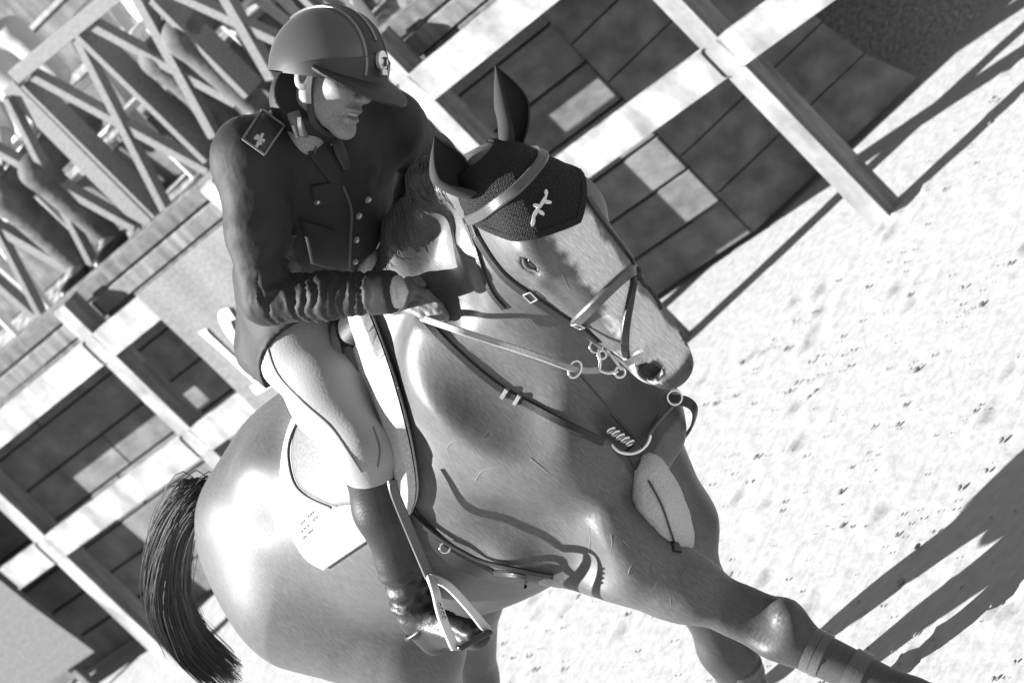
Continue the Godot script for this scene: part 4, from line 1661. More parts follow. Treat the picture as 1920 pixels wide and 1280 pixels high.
func make_saddle() -> void:
	var pd := base("saddle_pad", on(HF, 600, 950))
	tag(pd, "white saddle cloth with dark printed lettering under the saddle", "saddle cloth")
	var left := [[575, 745], [545, 808], [531, 872], [534, 940], [552, 1000], [578, 1044], [612, 1064]]
	var right := [[684, 540], [722, 640], [752, 725], [774, 815], [786, 895], [785, 930], [776, 955]]
	sheet("cloth", HF, left, right, 26, 26, 0.004, 0.011, M.white_cloth, pd, true)
	# the thick front roll of the cloth
	sheet("front_roll", HF, [[668, 555], [688, 640], [714, 730], [736, 805], [754, 875], [764, 925], [773, 954]], [[690, 548], [726, 640], [756, 725], [777, 812], [788, 890], [787, 928], [778, 957]], 8, 30, 0.012, 0.012, M.white_cloth, pd, true, 0.012)
	# lettering, three short printed lines
	var pf := Soup.new()
	for ln in [[574, 978, 604, 950], [568, 998, 607, 962], [578, 1004, 600, 984]]:
		var a := Vector2(ln[0], ln[1])
		var b := Vector2(ln[2], ln[3])
		for q in 7:
			if (q * 7 + int(ln[0])) % 4 == 0: continue
			var p0 := a.lerp(b, q / 7.0)
			var p1 := a.lerp(b, (q + 0.6) / 7.0)
			var h0 := on(HF, p0.x, p0.y)
			var h1 := on(HF, p1.x, p1.y)
			var g := HF.grad(h0)
			var g1 := HF.grad(h1)
			pf.ribbon([h0 + g * 0.0165, h1 + g1 * 0.0165], [g, g1], [0.003, 0.002], 0.0006)
	soup("lettering", pf, M.board_gray, pd)
	var sa := base("saddle", L(-0.25, 1.5, 0))
	tag(sa, "leather jumping saddle under the rider, with stirrup", "saddle")
	# seat
	var S := Field.new()
	S.chain([L(0.0, 1.635, 0), L(-0.14, 1.56, 0), L(-0.36, 1.52, 0), L(-0.48, 1.54, 0)], [0.05, 0.075, 0.10, 0.05], 0.06, hh, 1.0)
	for sd in [-1, 1]:
		S.cone(L(-0.02, 1.58, 0.07 * sd), L(-0.47, 1.49, 0.09 * sd), 0.05, 0.045, 0.04)
		S.cone(L(-0.48, 1.53, 0.02 * sd), L(-0.49, 1.50, 0.08 * sd), 0.04, 0.026, 0.03)
	var md := S.mesh(0.009)
	put("seat", md.v, md.n, md.i, M.leather, sa)
	sheet("flap", HF, [[600, 760], [570, 806], [561, 850], [570, 900], [594, 925], [640, 944]], [[655, 590], [678, 670], [702, 750], [726, 822], [744, 885], [750, 930]], 18, 18, 0.018, 0.007, M.leather_grey, sa, true)
	strap("flap_piping", HF, [[588, 775], [566, 818], [560, 855], [570, 902], [594, 927], [638, 945]], 0.003, 0.004, M.leather, sa, 0.026)
	sheet("knee_roll", HF, [[640, 630], [636, 680], [652, 735], [685, 790], [720, 838], [738, 870]], [[658, 600], [664, 665], [684, 728], [710, 790], [732, 842], [742, 885]], 8, 20, 0.026, 0.008, M.leather_grey, sa, true, 0.012)
	strap("flap_edge", HF, [[642, 628], [636, 682], [652, 738], [688, 795], [722, 842]], 0.006, 0.005, M.leather_pale, sa, 0.034)
	strap("flap_edge", HF, [[652, 620], [648, 676], [664, 728], [698, 782], [732, 832]], 0.003, 0.004, M.leather, sa, 0.042)
	# white arch of the cloth over the withers
	var pa := Soup.new()
	var pc := curve([Q(676, 535, 0.09), Q(686, 500, 0.06), Q(704, 480, 0.02), Q(726, 482, -0.03), Q(744, 502, -0.07)], 6)
	pa.tube(pc, even(0.016, 0.014, pc.size()), 10)
	soup("withers_arch", pa, M.white_cloth, pd)
	# girth
	strap("girth", HF, [[745, 930], [785, 985], [840, 1035], [910, 1070], [985, 1088]], 0.032, 0.008, M.leather, sa, 0.002)
	strap("girth_edge", HF, [[768, 950], [830, 1002], [900, 1040], [980, 1066], [1040, 1078]], 0.006, 0.004, M.leather, sa, 0.013)
	var gr := on(HF, 840, 1016)
	ring("girth_ring", gr + HF.grad(gr) * 0.018, cx, cy, 0.0115, 0.0022, M.metal, sa)
	# stirrup leather and iron
	var t0: Vector3 = Q(742, 930, 0.365)
	var t1: Vector3 = Q(806, 1082, 0.42)
	var lp := curve([Q(735, 900, 0.35), t0, Q(775, 1010, 0.39), t1], 6)
	var ln: Array = []
	for p in lp: ln.append((hr * 0.6 + hh * 0.8).normalized())
	var s := Soup.new()
	s.ribbon(lp, ln, even(0.011, 0.012, lp.size()), 0.005)
	soup("stirrup_leather", s, M.leather_pale, sa)
	var st := base("stirrup", t1)
	tag(st, "steel stirrup iron round the rider's right boot", "stirrup")
	var fa: Vector3 = Q(852, 1213, 0.475)
	var fb: Vector3 = Q(912, 1180, 0.40)
	for br in [[t1, Q(816, 1108, 0.465), Q(828, 1155, 0.478), fa], [t1, Q(840, 1098, 0.43), Q(882, 1142, 0.41), fb]]:
		var c := curve(br, 6)
		var n2: Array = []
		for p in c: n2.append((hh * 0.7 - cf * 0.5 + hr * 0.3).normalized())
		var s2 := Soup.new()
		s2.ribbon(c, n2, even(0.009, 0.011, c.size()), 0.008)
		soup("branch", s2, M.metal_pale, st)
	var tr := Soup.new()
	var dx := (fb - fa)
	tr.box((fa + fb) * 0.5 - Vector3(0, 0.006, 0), dx * 0.52, Vector3.UP * 0.007, dx.cross(Vector3.UP).normalized() * 0.026, 0.003)
	soup("tread", tr, M.leather, st)
	for q in 4:
		var hs := Soup.new()
		var c: Vector3 = Q(821 + q * 3.0, 1135 + q * 8, 0.481)
		hs.tube([c - hh * 0.002, c + hh * 0.011 - cf * 0.004], [0.0028, 0.0028], 8)
		soup("hole", hs, M.black, st)
	# spur
	var an: Vector3 = RJ.anr.lerp(RJ.heelr, 0.45)
	line("spur_strap", [an + hh * 0.05 + hr * 0.02, an + hh * 0.03 + hr * 0.046, an + hr * 0.052 - hh * 0.02, an - hh * 0.052 + hr * 0.01], 0.006, M.leather, rider)

# ---------- mane and tail: separate locks of hair ----------
func make_hair() -> void:
	var r := RandomNumberGenerator.new()
	r.seed = 5
	var ts := Soup.new()
	var spine := [L(-1.10, 1.36, 0), L(-1.20, 1.37, 0.02), Q(374, 918, 0.06), Q(338, 964, 0.10), Q(316, 1034, 0.13), Q(314, 1112, 0.15), Q(346, 1192, 0.16), Q(412, 1258, 0.17), Q(505, 1328, 0.18)]
	for q in 1500:
		var a := r.randf() * TAU
		var rad := sqrt(r.randf())
		var len := r.randf_range(0.7, 1.0)
		var pts: Array = []
		var wob := Vector3(r.randfn(), r.randfn(), r.randfn()) * (0.005 if q % 9 > 0 else 0.022)
		for e in spine.size():
			var t := float(e) / (spine.size() - 1)
			if t > len: break
			var sp: float = [0.015, 0.025, 0.034, 0.044, 0.054, 0.062, 0.066, 0.068, 0.06][e]
			var x := cx.rotated(cf, 0.6)
			pts.append(spine[e] + (x * cos(a) * 0.9 + hr * sin(a)) * rad * sp + wob * sin(t * 5.0 + a))
		var c := curve(pts, 3)
		var rs: Array = []
		for e in c.size(): rs.append(lerpf(0.0017, 0.0006, pow(float(e) / c.size(), 2.0)))
		ts.tube(c, rs, 3)
	soup("tail", ts, M.tail, horse)
	var mn := Soup.new()
	for q in 420:
		var t := r.randf() * 0.92
		var p := L(lerpf(0.04, 0.52, t), 0, 0)
		p.y = lerpf(1.655, 1.765, sin(t * PI * 0.62)) - 0.0
		var top := HF.hit(p + Vector3(r.randf_range(-0.008, 0.008), 0.4, 0), Vector3.DOWN, 0.0, 0.8)
		if top == Vector3.INF: continue
		var sgn := 1.0 if r.randf() < 0.62 else -1.0
		var ln := r.randf_range(0.05, 0.10)
		var pts: Array = [top - Vector3(0, 0.004, 0), top + Vector3(0, 0.006, 0) + hr * sgn * 0.008]
		for e in 3:
			var pp: Vector3 = top + hr * sgn * (0.02 + 0.022 * e) - Vector3(0, ln * (e + 0.6) / 3.0, 0) + hh * r.randf_range(-0.006, 0.0) * (e + 1)
			var dd := HF.d(pp)
			if dd < 0.05: pp += HF.grad(pp) * (0.0015 + 0.003 * r.randf() - dd)
			pts.append(pp)
		var c := curve(pts, 3)
		mn.tube(c, even(0.0015, 0.0006, c.size()), 3)
	soup("mane", mn, M.mane, horse)

# ---------- board wall, banner and stand behind the fence ----------
func make_boards() -> void:
	var r := RandomNumberGenerator.new()
	r.seed = 31
	var wall := base("board_wall", FL(3.5, 0, -0.7))
	tag(wall, "low wall of weathered grey horizontal boards behind the white fence", "wall")
	var edges := [0.02, 0.2, 0.385, 0.565, 0.765, 0.97, 1.175, 1.38]
	var corner := 1.20
	for row in edges.size() - 1:
		var cuts := [7.2, 5.1 + 0.4 * sin(row * 2.3), 3.1 + 0.5 * sin(row * 1.7 + 1.0), corner]
		var segs: Array = []
		for e in 3: segs.append([cuts[e], cuts[e + 1], "gray" if (row + e) % 3 > 0 else "mid"])
		for sg in segs:
			var m: Material = M["board_" + sg[2]]
			soup("board", plank(sg[0] - 0.003, sg[1] + 0.003, edges[row] + 0.006, edges[row + 1] - 0.006, -0.7 + r.randf_range(-0.004, 0.004), 0.028), m, wall)
	# backing rail that closes the joints
	soup("backing", plank(7.2, corner, 0.03, 1.37, -0.735, 0.02), M.board_gray, wall)
	# second wall, turned away from the fence at the corner
	var w2 := base("end_board_wall", FL(corner, 0, -0.7))
	tag(w2, "short board wall in shade, leaving the corner of the long wall, with a swept end", "wall")
	var o := FL(corner - 0.012, 0, -0.7)
	var tip := on_level(1730, 180, 0.0)
	var dir := Vector3(cos(deg_to_rad(8.0)), 0, sin(deg_to_rad(8.0)))
	var ln := 0.88
	tip = o + dir * ln
	var nn := Vector3(-dir.z, 0, dir.x)
	var ends := [1.0, 0.90, 0.86, 0.835, 0.82, 0.81, 0.80]
	var eh := [0.02, 0.235, 0.44, 0.645, 0.85, 1.055, 1.26, 1.46]
	for row in 7:
		var s := Soup.new()
		var y0: float = eh[row] + 0.004
		var y1: float = eh[row + 1] - 0.004
		var e0: float = ends[row] * ln
		var e1: float = ends[mini(row + 1, 6)] * ln
		var off: float = -row * 0.004 + r.randf_range(-0.003, 0.003)
		var c := [o + Vector3(0, y0, 0), o + dir * e0 + Vector3(0, y0, 0), o + dir * e1 + Vector3(0, y1, 0), o + Vector3(0, y1, 0)]
		var ce: Vector3 = (c[0] + c[1] + c[2] + c[3]) * 0.25 + nn * (off - 0.014)
		for q in 4:
			s._out(c[q] + nn * off, c[(q + 1) % 4] + nn * off, c[(q + 1) % 4] + nn * (off - 0.028), c[q] + nn * (off - 0.028), ce)
		s._out(c[0] + nn * off, c[1] + nn * off, c[2] + nn * off, c[3] + nn * off, ce)
		s._out(c[0] + nn * (off - 0.028), c[1] + nn * (off - 0.028), c[2] + nn * (off - 0.028), c[3] + nn * (off - 0.028), ce)
		soup("board", s, M.board_gray, w2)
	# gravel bank beyond the end of the wall
	var bk := PackedVector3Array()
	var bi := PackedInt32Array()
	var nz := FastNoiseLite.new()
	nz.frequency = 2.5
	nz.fractal_octaves = 4
	for j in 31:
		for i in 61:
			var p := tip + dir * (-1.0 + i * 0.10) + nn * (-0.06 - j * 0.14)
			p.y = 0.9 * smoothstep(0.0, 1.0, j / 30.0) * 2.4 + nz.get_noise_2d(p.x, p.z) * 0.03 * minf(j * 0.4, 1.0) - 0.012
			bk.append(p)
	for j in 30:
		for i in 60:
			var a := j * 61 + i
			bi.append_array([a, a + 61, a + 1, a + 1, a + 61, a + 62])
	var bank := put("bank", bk, face_normals(bk, bi), bi, M.gravel)
	bank.set_meta("kind", "structure")
	# flared grey panel at the gap in the fence
	var pts := [[5.98, 0.2], [6.0, 0.30], [6.03, 0.42], [6.07, 0.60], [6.10, 0.80], [6.12, 1.02], [6.13, 1.3], [7.3, 1.3], [7.3, 0.2]]
	var s := Soup.new()
	var ce := FL(6.6, 0.7, -0.315)
	for q in pts.size():
		var a: Array = pts[q]
		var b: Array = pts[(q + 1) % pts.size()]
		s._out(FL(a[0], a[1], -0.3), FL(b[0], b[1], -0.3), FL(b[0], b[1], -0.33), FL(a[0], a[1], -0.33), ce)
		if q < pts.size() - 1:
			s._outt(FL(6.8, 0.2001, -0.3), FL(a[0], a[1], -0.3), FL(b[0], b[1], -0.3), ce)
			s._outt(FL(6.8, 0.2001, -0.33), FL(a[0], a[1], -0.33), FL(b[0], b[1], -0.33), ce)
	var gp := base("flared_panel", FL(6.6, 0, -0.31))
	tag(gp, "plain grey panel with a swept curved edge beside the fence gap", "panel")
	soup("board", s, M.panel, gp)
	for t in [6.3, 7.0]:
		soup("foot", plank(t + 0.03, t - 0.03, 0.0, 0.22, -0.335, 0.04), M.board_gray, gp)

func make_banner() -> void:
	var b := base("banner", FL(2.85, 0.74, 0.03))
	tag(b, "grey banner with white lettering hung on the fence behind the rider", "banner")
	var s := Soup.new()
	var nu := 24
	var nv := 12
	var top: Array = []
	var bot: Array = []
	for j in nv + 1:
		for i in nu + 1:
			var t := lerpf(3.29, 2.36, float(i) / nu)
			var y := lerpf(0.735, 1.475, float(j) / nv)
			var z := 0.024 + 0.006 * sin(t * 9.0 + y * 3.0) * sin(y * 5.0) + 0.004 * sin(t * 23.0)
			top.append(FL(t, y, z))
			bot.append(FL(t, y, z - 0.003))
	sheet_mesh("cloth", top, bot, nu, nv, M.banner, b)
	for st in [[[378, 620, 13], [388, 630, 9], [430, 668, 8], [468, 703, 8], [492, 724, 9]], [[434, 588, 13], [420, 594, 13], [430, 622, 12], [462, 660, 11], [500, 694, 11], [512, 704, 9]], [[474, 732, 10], [492, 724, 10], [514, 708, 9]]]:
		var c2 := curve(v2(st), 5)
		var pts: Array = []
		var nr: Array = []
		var ws: Array = []
		for q in c2.size():
			var p: Vector2 = c2[q]
			pts.append(FQ(p.x, p.y, 0.036))
			nr.append(fence_n)
			var k: float = float(q) / (c2.size() - 1) * (st.size() - 1)
			var k0: int = mini(int(k), st.size() - 2)
			ws.append(lerpf(st[k0][2], st[k0 + 1][2], k - k0) / 450.0)
		var z := Soup.new()
		z.ribbon(pts, nr, ws, 0.0008)
		soup("letter_stroke", z, M.letter, b)

func bar(a: Vector3, b: Vector3, w: float, dpt: float, out: Vector3) -> Soup:
	var s := Soup.new()
	var t := (b - a).normalized()
	var n := (out - t * out.dot(t)).normalized()
	s.box((a + b) * 0.5, (b - a) * 0.5, t.cross(n) * w * 0.5, n * dpt * 0.5, 0.002)
	return s

func make_stand() -> void:
	var r := RandomNumberGenerator.new()
	r.seed = 8
	# capping beams along the front of the stand
	var st := base("grandstand", FL(3.0, 0, -1.2))
	tag(st, "low wooden spectator stand with bright deck behind the fence", "grandstand")
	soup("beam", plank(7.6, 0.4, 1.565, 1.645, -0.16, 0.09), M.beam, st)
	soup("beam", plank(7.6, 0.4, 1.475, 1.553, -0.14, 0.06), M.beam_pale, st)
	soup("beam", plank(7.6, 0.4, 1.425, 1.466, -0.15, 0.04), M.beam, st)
	for q in 13:
		var o := -0.27 - q * 0.165
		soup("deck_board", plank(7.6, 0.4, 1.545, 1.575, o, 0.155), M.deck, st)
	soup("back_wall", plank(7.6, 0.4, 0.0, 1.53, -2.2, 0.05), M.board_gray, st)
	for q in 4:
		var y0 := 1.58 + q * 0.33
		var o := -1.55 - q * 0.6
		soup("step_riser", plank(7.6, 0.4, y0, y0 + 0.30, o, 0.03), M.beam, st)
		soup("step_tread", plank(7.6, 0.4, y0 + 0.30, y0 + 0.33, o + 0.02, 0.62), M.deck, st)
	soup("rear_wall", plank(9.0, 0.4, 2.8, 5.2, -3.9, 0.05), M.rear, st)
	# lattice railing
	var rl := base("lattice_railing", FL(3.0, 1.6, -0.55))
	tag(rl, "grey timber railing of crossed lattice braces on the stand", "railing")
	var OF := -0.55
	var bars := [
		["top_rail", 30, 140, 330, -105, 0.068, 0.06, 0.02], ["end_post", 19, 156, 300, 438, 0.105, 0.05, -0.02], ["upright", 52, 150, 303, 400, 0.024, 0.10, 0.0],
		["brace", 62, 138, 394, 318, 0.046, 0.05, 0.0], ["brace", 143, 62, 312, 392, 0.044, 0.05, 0.012], ["upright", 156, 54, 398, 290, 0.036, 0.12, -0.01],
		["brace", 168, 40, 446, 190, 0.046, 0.05, 0.0], ["brace", 258, -10, 404, 254, 0.052, 0.05, 0.012], ["upright", 296, -12, 475, 168, 0.036, 0.12, -0.01],
		["brace", 330, -15, 520, 72, 0.046, 0.05, 0.0], ["brace", 420, -15, 512, 145, 0.052, 0.05, 0.012],
		["brace", 14, 180, 180, 505, 0.038, 0.05, 0.012], ["brace", -30, 265, 256, 425, 0.046, 0.05, 0.0], ["upright", -20, 325, 172, 508, 0.045, 0.12, -0.01],
		["brace", -20, 415, 160, 518, 0.055, 0.05, 0.0], ["brace", -20, 400, 76, 585, 0.038, 0.05, 0.012], ["brace", -30, 505, 64, 588, 0.05, 0.05, 0.0],
		["upright", 620, -180, 790, -10, 0.036, 0.12, -0.01], ["brace", 560, -140, 780, 0, 0.046, 0.05, 0.0], ["brace", 690, -160, 770, 20, 0.046, 0.05, 0.012], ["upright", 450, -140, 640, 40, 0.036, 0.12, -0.01], ["brace", 470, -80, 640, 20, 0.046, 0.05, 0.0]]
	for b in bars:
		soup(b[0], bar(FQ(b[1], b[2], OF + b[7]), FQ(b[3], b[4], OF + b[7]), b[5], b[6], fence_n), M.lattice, rl)
	# white plastic chairs on the deck
	var spots := [[3.55, -0.95, 0.2], [2.95, -1.0, -0.3], [2.35, -0.95, 0.15], [1.75, -1.02, 0.0], [4.6, -1.0, 0.1], [5.25, -0.95, -0.2], [1.15, -0.98, 0.1]]
	var first: Node3D = null
	var labs := ["white plastic chair behind the thick end post of the railing", "white plastic chair behind the second lattice cross", "white plastic chair behind the third lattice cross", "white plastic chair behind the rider's helmet", "white plastic chair on the deck left of the end post", "white plastic chair at the far end of the deck", "white plastic chair on the deck above the fence's head post"]
	for q in spots.size():
		var c: Node3D
		if first == null:
			c = make_chair()
			first = c
		else:
			c = first.duplicate()
			c.name = numbered("plastic_chair")
			add_child(c)
		var sp: Array = spots[q]
		c.position = FL(sp[0], 1.577, sp[1])
		c.rotation.y = atan2(fence_n.x, fence_n.z) + sp[2]
		tag(c, labs[q], "chair", "white chairs on the stand")
	make_spectator(FL(4.05, 1.577, -0.95), "seated spectator in white shirt behind the end post", M.white_cloth, M.board_mid, 0.1)
	make_spectator(FL(2.62, 1.577, -0.98), "seated spectator in white shirt with folded knees behind the lattice crosses", M.white_cloth, M.board_mid, -0.2)

func make_chair() -> Node3D:
	var c := base("plastic_chair", Vector3.ZERO)
	var s := Soup.new()
	s.box(Vector3(0, 0.44, 0), Vector3(0.22, 0, 0), Vector3(0, 0.012, 0), Vector3(0, 0, 0.21), 0.008)
	soup("seat", s, M.plastic, c)
	for x in [-1, 1]:
		for z in [-1, 1]:
			s = Soup.new()
			s.tube([Vector3(0.20 * x, 0.43, 0.18 * z), Vector3(0.24 * x, 0.0, 0.22 * z)], [0.026, 0.018], 8)
			soup("leg", s, M.plastic, c)
		s = Soup.new()
		s.tube(curve([Vector3(0.23 * x, 0.44, 0.18), Vector3(0.25 * x, 0.64, 0.17), Vector3(0.25 * x, 0.65, 0.0), Vector3(0.235 * x, 0.64, -0.2)], 4), even(0.02, 0.02, 13), 8)
		soup("armrest", s, M.plastic, c)
	for q in 5:
		s = Soup.new()
		s.box(Vector3(-0.16 + q * 0.08, 0.64, -0.235), Vector3(0.03, 0, 0), Vector3(0, 0.2, -0.05), Vector3(0, 0.002, 0.008), 0.004)
		soup("back_slat", s, M.plastic, c)
	s = Soup.new()
	s.tube(curve([Vector3(-0.22, 0.6, -0.22), Vector3(-0.2, 0.84, -0.28), Vector3(0, 0.88, -0.295), Vector3(0.2, 0.84, -0.28), Vector3(0.22, 0.6, -0.22)], 4), even(0.018, 0.018, 17), 8)
	soup("back_frame", s, M.plastic, c)
	return c

func make_spectator(at: Vector3, label: String, shirt: Material, trousers: Material, yaw: float) -> void:
	var p := base("person", at)
	tag(p, label, "person", "spectators on the stand")
	var f := fence_n.rotated(Vector3.UP, yaw)
	var rt := f.cross(Vector3.UP)
	var X := func(a: float, b: float, c: float) -> Vector3: return at + f * a + Vector3(0, b, 0) + rt * c
	var B := Field.new()
	B.chain([X.call(-0.05, 0.55, 0), X.call(-0.06, 0.80, 0), X.call(-0.04, 1.02, 0), X.call(0.0, 1.12, 0)], [0.12, 0.11, 0.12, 0.05], 0.05)
	B.ell(X.call(0.03, 1.24, 0), Basis(f, rt, Vector3.UP), Vector3(0.095, 0.075, 0.115), 0.02)
	B.cone(X.call(0.12, 1.24, 0), X.call(0.135, 1.21, 0), 0.01, 0.013, 0.01)
	for s in [-1, 1]:
		B.chain([X.call(-0.04, 1.02, 0.18 * s), X.call(0.02, 0.75, 0.25 * s), X.call(0.24, 0.66, 0.13 * s)], [0.05, 0.04, 0.03], 0.02)
		for q in 4: B.chain([X.call(0.24, 0.66, 0.13 * s), X.call(0.31, 0.655 - q * 0.004, (0.10 + q * 0.02) * s), X.call(0.34, 0.63, (0.10 + q * 0.02) * s)], [0.022, 0.010, 0.008], 0.008)
		B.cone(X.call(0.25, 0.66, 0.11 * s), X.call(0.30, 0.67, 0.075 * s), 0.014, 0.009, 0.008)
		B.chain([X.call(-0.02, 0.55, 0.1 * s), X.call(0.42, 0.52, 0.13 * s), X.call(0.40, 0.1, 0.13 * s), X.call(0.52, 0.05, 0.14 * s)], [0.08, 0.055, 0.04, 0.035], 0.03)
	var md := B.mesh(0.012)
	put("body", md.v, md.n, md.i, M.skin, p)
	var S := Field.new()
	S.chain([X.call(-0.05, 0.54, 0), X.call(-0.06, 0.80, 0), X.call(-0.04, 1.03, 0)], [0.145, 0.13, 0.135], 0.05)
	for s in [-1, 1]:
		S.cone(X.call(-0.04, 1.03, 0), X.call(-0.04, 1.03, 0.17 * s), 0.10, 0.07, 0.04)
		S.chain([X.call(-0.04, 1.03, 0.18 * s), X.call(0.02, 0.75, 0.25 * s)], [0.068, 0.058], 0.03)
	md = S.mesh(0.016)
	put("shirt", md.v, md.n, md.i, shirt, p)
	var T := Field.new()
	for s in [-1, 1]:
		T.chain([X.call(-0.03, 0.55, 0.08 * s), X.call(0.42, 0.53, 0.13 * s), X.call(0.40, 0.12, 0.13 * s)], [0.115, 0.075, 0.06], 0.04)
	md = T.mesh(0.016)
	put("trousers", md.v, md.n, md.i, trousers, p)
	for s in [-1, 1]:
		var K := Field.new()
		K.chain([X.call(0.38, 0.06, 0.13 * s), X.call(0.56, 0.045, 0.145 * s)], [0.05, 0.042], 0.03)
		md = K.mesh(0.012)
		put("shoe", md.v, md.n, md.i, M.leather, p)
	var H := Field.new()
	H.ell(X.call(0.015, 1.27, 0), Basis(f, rt, Vector3.UP), Vector3(0.10, 0.082, 0.105), 0.02)
	H.ell(X.call(0.14, 1.20, 0), Basis(f, rt, Vector3.UP), Vector3(0.11, 0.13, 0.13), 0.02, 1)
	md = H.mesh(0.010)
	put("hair", md.v, md.n, md.i, M.hair, p)

# loose clods lying on the sand
func make_clods() -> void:
	var r := RandomNumberGenerator.new()
	r.seed = 14
	var s := Soup.new()
	var P: Array = []
	for q in 12:
		var y := 1.0 - 2.0 * (q + 0.5) / 12.0
		var a := q * 2.39996
		P.append(Vector3(cos(a) * sqrt(1 - y * y), y, sin(a) * sqrt(1 - y * y)) * r.randf_range(0.7, 1.15))
	var f := Field.new()
	for q in 4: f.cone(P[q * 3] * 0.35, P[q * 3 + 1] * 0.4, 0.5, 0.45, 0.3)
	var md := f.mesh(0.16)
	var am := ArrayMesh.new()
	var arr := []
	arr.resize(Mesh.ARRAY_MAX)
	arr[Mesh.ARRAY_VERTEX] = md.v
	arr[Mesh.ARRAY_NORMAL] = md.n
	arr[Mesh.ARRAY_INDEX] = md.i
	am.add_surface_from_arrays(Mesh.PRIMITIVE_TRIANGLES, arr)
	am.surface_set_material(0, M.clod)
	var mm := MultiMesh.new()
	mm.transform_format = MultiMesh.TRANSFORM_3D
	mm.mesh = am
	var nz := FastNoiseLite.new()
	nz.seed = 3
	nz.frequency = 0.9
	var tf: Array = []
	while tf.size() < 1100:
		var p := Vector3(r.randf_range(-1.5, 2.4), 0, r.randf_range(-11.2, -5.6))
		if nz.get_noise_2d(p.x * 2.0, p.z * 2.0) + r.randf_range(-0.5, 0.5) < 0.1: continue
		var sc := 0.0035 + 0.009 * pow(r.randf(), 3.0)
		var b := Basis.from_euler(Vector3(r.randf_range(-0.4, 0.4), r.randf() * 6, r.randf_range(-0.4, 0.4))).scaled(Vector3(sc * r.randf_range(0.8, 1.8), sc * 0.55, sc))
		tf.append(Transform3D(b, p + Vector3(0, sc * 0.2, 0)))
	mm.instance_count = tf.size()
	for q in tf.size(): mm.set_instance_transform(q, tf[q])
	var o := MultiMeshInstance3D.new()
	o.multimesh = mm
	o.name = "sand_clods"
	add_child(o)
	tag(o, "small loose clods scattered over the pale sand", "clods", "", "stuff")

# ---------- hands and uniform ----------
func button(px: float, py: float, r: float, parent: Node3D) -> void:
	var h := on(JF, px, py)
	var g := JF.grad(h)
	var s := Soup.new()
	s.tube([h + g * 0.002, h + g * 0.006, h + g * 0.008], [r, r, r * 0.6], 12)
	soup("button", s, M.silver, parent)

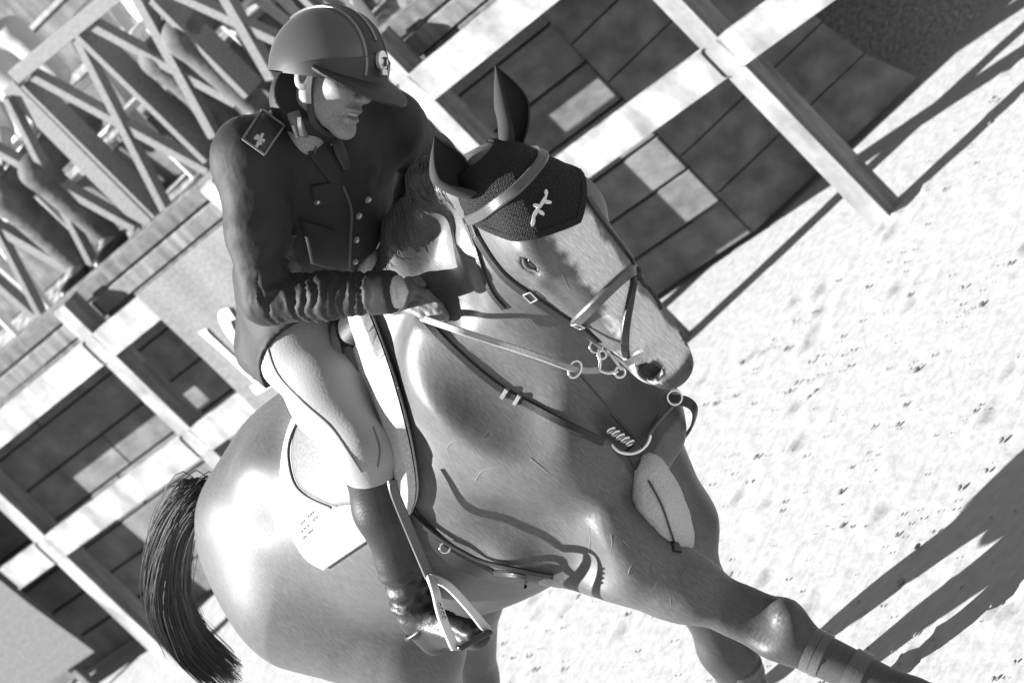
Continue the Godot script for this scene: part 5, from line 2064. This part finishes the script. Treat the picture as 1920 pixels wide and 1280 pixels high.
func make_uniform() -> void:
	# right hand on the horse's neck
	var G := Field.new()
	var w: Vector3 = RJ.wr
	var fin := [[[785, 546], [812, 560], [832, 578], [842, 596]], [[781, 557], [808, 573], [828, 589], [838, 602]], [[775, 568], [799, 584], [816, 594], [826, 603]], [[769, 577], [787, 590], [799, 597], [808, 602]]]
	var lift := [0.026, 0.024, 0.018, 0.012]
	for f in fin.size():
		var pts: Array = []
		for q in 4:
			var h := on(HF, fin[f][q][0], fin[f][q][1])
			pts.append(h + HF.grad(h) * (lift[q] + (0.012 if q == 0 else 0.0)))
		G.chain(pts, [0.0135, 0.0115, 0.0105, 0.009], 0.004)
		G.cone(w, pts[0], 0.027, 0.015, 0.02)
	var th: Array = []
	for q in [[757, 540], [774, 528], [792, 530], [803, 538]]:
		var h := on(HF, q[0], q[1])
		th.append(h + HF.grad(h) * 0.018)
	th[0] = w.lerp(th[0], 0.6)
	G.chain(th, [0.016, 0.0135, 0.011, 0.009], 0.008)
	G.cone(RJ.er.lerp(w, 0.86), w, 0.028, 0.028, 0.01)
	var md := G.mesh(0.0038)
	put("glove", md.v, md.n, md.i, M.glove, rider)
	# shirt cuff between sleeve and glove
	var cu := Soup.new()
	cu.tube([RJ.er.lerp(w, 0.95), RJ.er.lerp(w, 1.10)], [0.037, 0.035], 16)
	soup("shirt_cuff", cu, M.white_cloth, rider)
	# left hand closed on the reins
	var K := Field.new()
	var wl: Vector3 = RJ.wl
	var kd := (L(0.16, 1.60, -0.10) - wl).normalized()
	var ku := Vector3.UP
	var ks := kd.cross(ku).normalized()
	K.cone(RJ.el.lerp(wl, 0.9), wl, 0.028, 0.026, 0.01)
	for q in 4:
		var o := (q - 1.5) * 0.019
		var k0: Vector3 = wl + kd * 0.075 - ku * o
		K.chain([wl + kd * 0.01 - ku * o * 0.6, k0], [0.02, 0.0125], 0.01)
		K.chain([k0, k0 + ks * 0.030 + kd * 0.006, k0 + ks * 0.038 - kd * 0.02, k0 + ks * 0.018 - kd * 0.030], [0.0115, 0.0105, 0.0095, 0.0085], 0.004)
	K.chain([wl + kd * 0.015 + ku * 0.022, wl + kd * 0.045 + ku * 0.038 + ks * 0.012, wl + kd * 0.068 + ku * 0.034 + ks * 0.024], [0.015, 0.012, 0.009], 0.006)
	md = K.mesh(0.0045)
	put("glove", md.v, md.n, md.i, M.glove, rider)
	# collars and tie
	var nb: Vector3 = RJ.neck
	var nt := RH(-0.035, 0, -0.085)
	var nd := (nt - nb).normalized()
	var NF := Field.new()
	NF.cone(nb - nd * 0.06, nt + nd * 0.03, 0.094, 0.080, 0.03)
	NF.ell(nt + nd * 0.325 + rf_ * 0.10, Basis(), Vector3.ONE * 0.30, 0.006, 1)
	md = NF.mesh(0.006)
	put("collar", md.v, md.n, md.i, M.jacket, rider)
	var SF := Field.new()
	SF.cone(nb - nd * 0.02, nt + nd * 0.03, 0.074, 0.066, 0.03)
	SF.ell(nt + nd * 0.33 + rf_ * 0.07, Basis(), Vector3.ONE * 0.30, 0.006, 1)
	md = SF.mesh(0.005)
	put("shirt_collar", md.v, md.n, md.i, M.white_cloth, rider)
	sheet("shirt_front", JF, [[596, 226], [606, 250], [622, 275]], [[618, 232], [634, 252], [637, 278]], 6, 8, 0.001, 0.004, M.white_cloth, rider)
	sheet("tie", JF, [[614, 240], [616, 255], [624, 285], [640, 318]], [[630, 244], [636, 258], [648, 288], [652, 318]], 6, 10, 0.005, 0.006, M.black, rider)
	# lapels
	sheet("lapel", JF, [[560, 262], [580, 295], [608, 330], [628, 352]], [[590, 245], [612, 280], [632, 318], [640, 350]], 8, 12, 0.004, 0.005, M.jacket, rider)
	strap("lapel_edge", JF, [[590, 256], [586, 290]], 0.0022, 0.004, M.dark_trim, rider, 0.010)
	# collar patch and shoulder board
	var cp := sheet("collar_patch", NF, [[538, 214], [548, 240], [556, 264]], [[560, 207], [570, 234], [579, 257]], 6, 8, 0.001, 0.003, M.panel, rider)
	strap("star", NF, [[560, 222], [566, 250]], 0.005, 0.003, M.silver, cp, 0.005)
	strap("star", NF, [[550, 232], [558, 256]], 0.003, 0.002, M.white_cloth, cp, 0.005)
	var eb := sheet("shoulder_board", JF, [[456, 264], [472, 240], [488, 216]], [[492, 290], [508, 266], [526, 242]], 8, 8, 0.006, 0.006, M.black, rider)
	for e in [[[456, 264], [472, 240], [488, 216]], [[492, 290], [508, 266], [526, 242]], [[456, 264], [474, 277], [492, 290]], [[488, 216], [507, 229], [526, 242]]]:
		strap("braid", JF, e, 0.0025, 0.003, M.helmet_grey, eb, 0.012)
	for e in [[478, 262, 500, 266], [483, 258, 494, 272], [492, 256, 486, 276]]:
		strap("star", JF, [[e[0] - 3, e[1]], [e[2] - 8, e[3] + 2]], 0.0035, 0.003, M.white_cloth, eb, 0.013)
	button(512, 228, 0.007, eb)
	# pockets
	var pf := sheet("pocket_flap", JF, [[582, 348], [586, 368], [592, 386]], [[636, 338], [642, 356], [646, 374]], 10, 6, 0.002, 0.006, M.jacket, rider)
	button(595, 376, 0.0085, pf)
	sheet("pocket_flap", JF, [[560, 408], [572, 445], [582, 492]], [[628, 432], [632, 465], [634, 505]], 10, 8, 0.002, 0.005, M.jacket, rider)
	for b in [[688, 374], [671, 404], [667, 448], [665, 488]]:
		button(b[0], b[1], 0.0075, rider)
	strap("front_edge", JF, [[640, 345], [656, 390], [655, 440], [652, 500]], 0.003, 0.004, M.dark_trim, rider, 0.003)
	# seams of the breeches
	strap("seam", BR, [[500, 645], [520, 700], [570, 755], [620, 800], [655, 850], [678, 885]], 0.0016, 0.0016, M.board_gray, rider, 0.0004)
	strap("knee_patch_edge", BR, [[700, 800], [712, 840], [708, 875]], 0.0016, 0.0016, M.board_gray, rider, 0.0004)
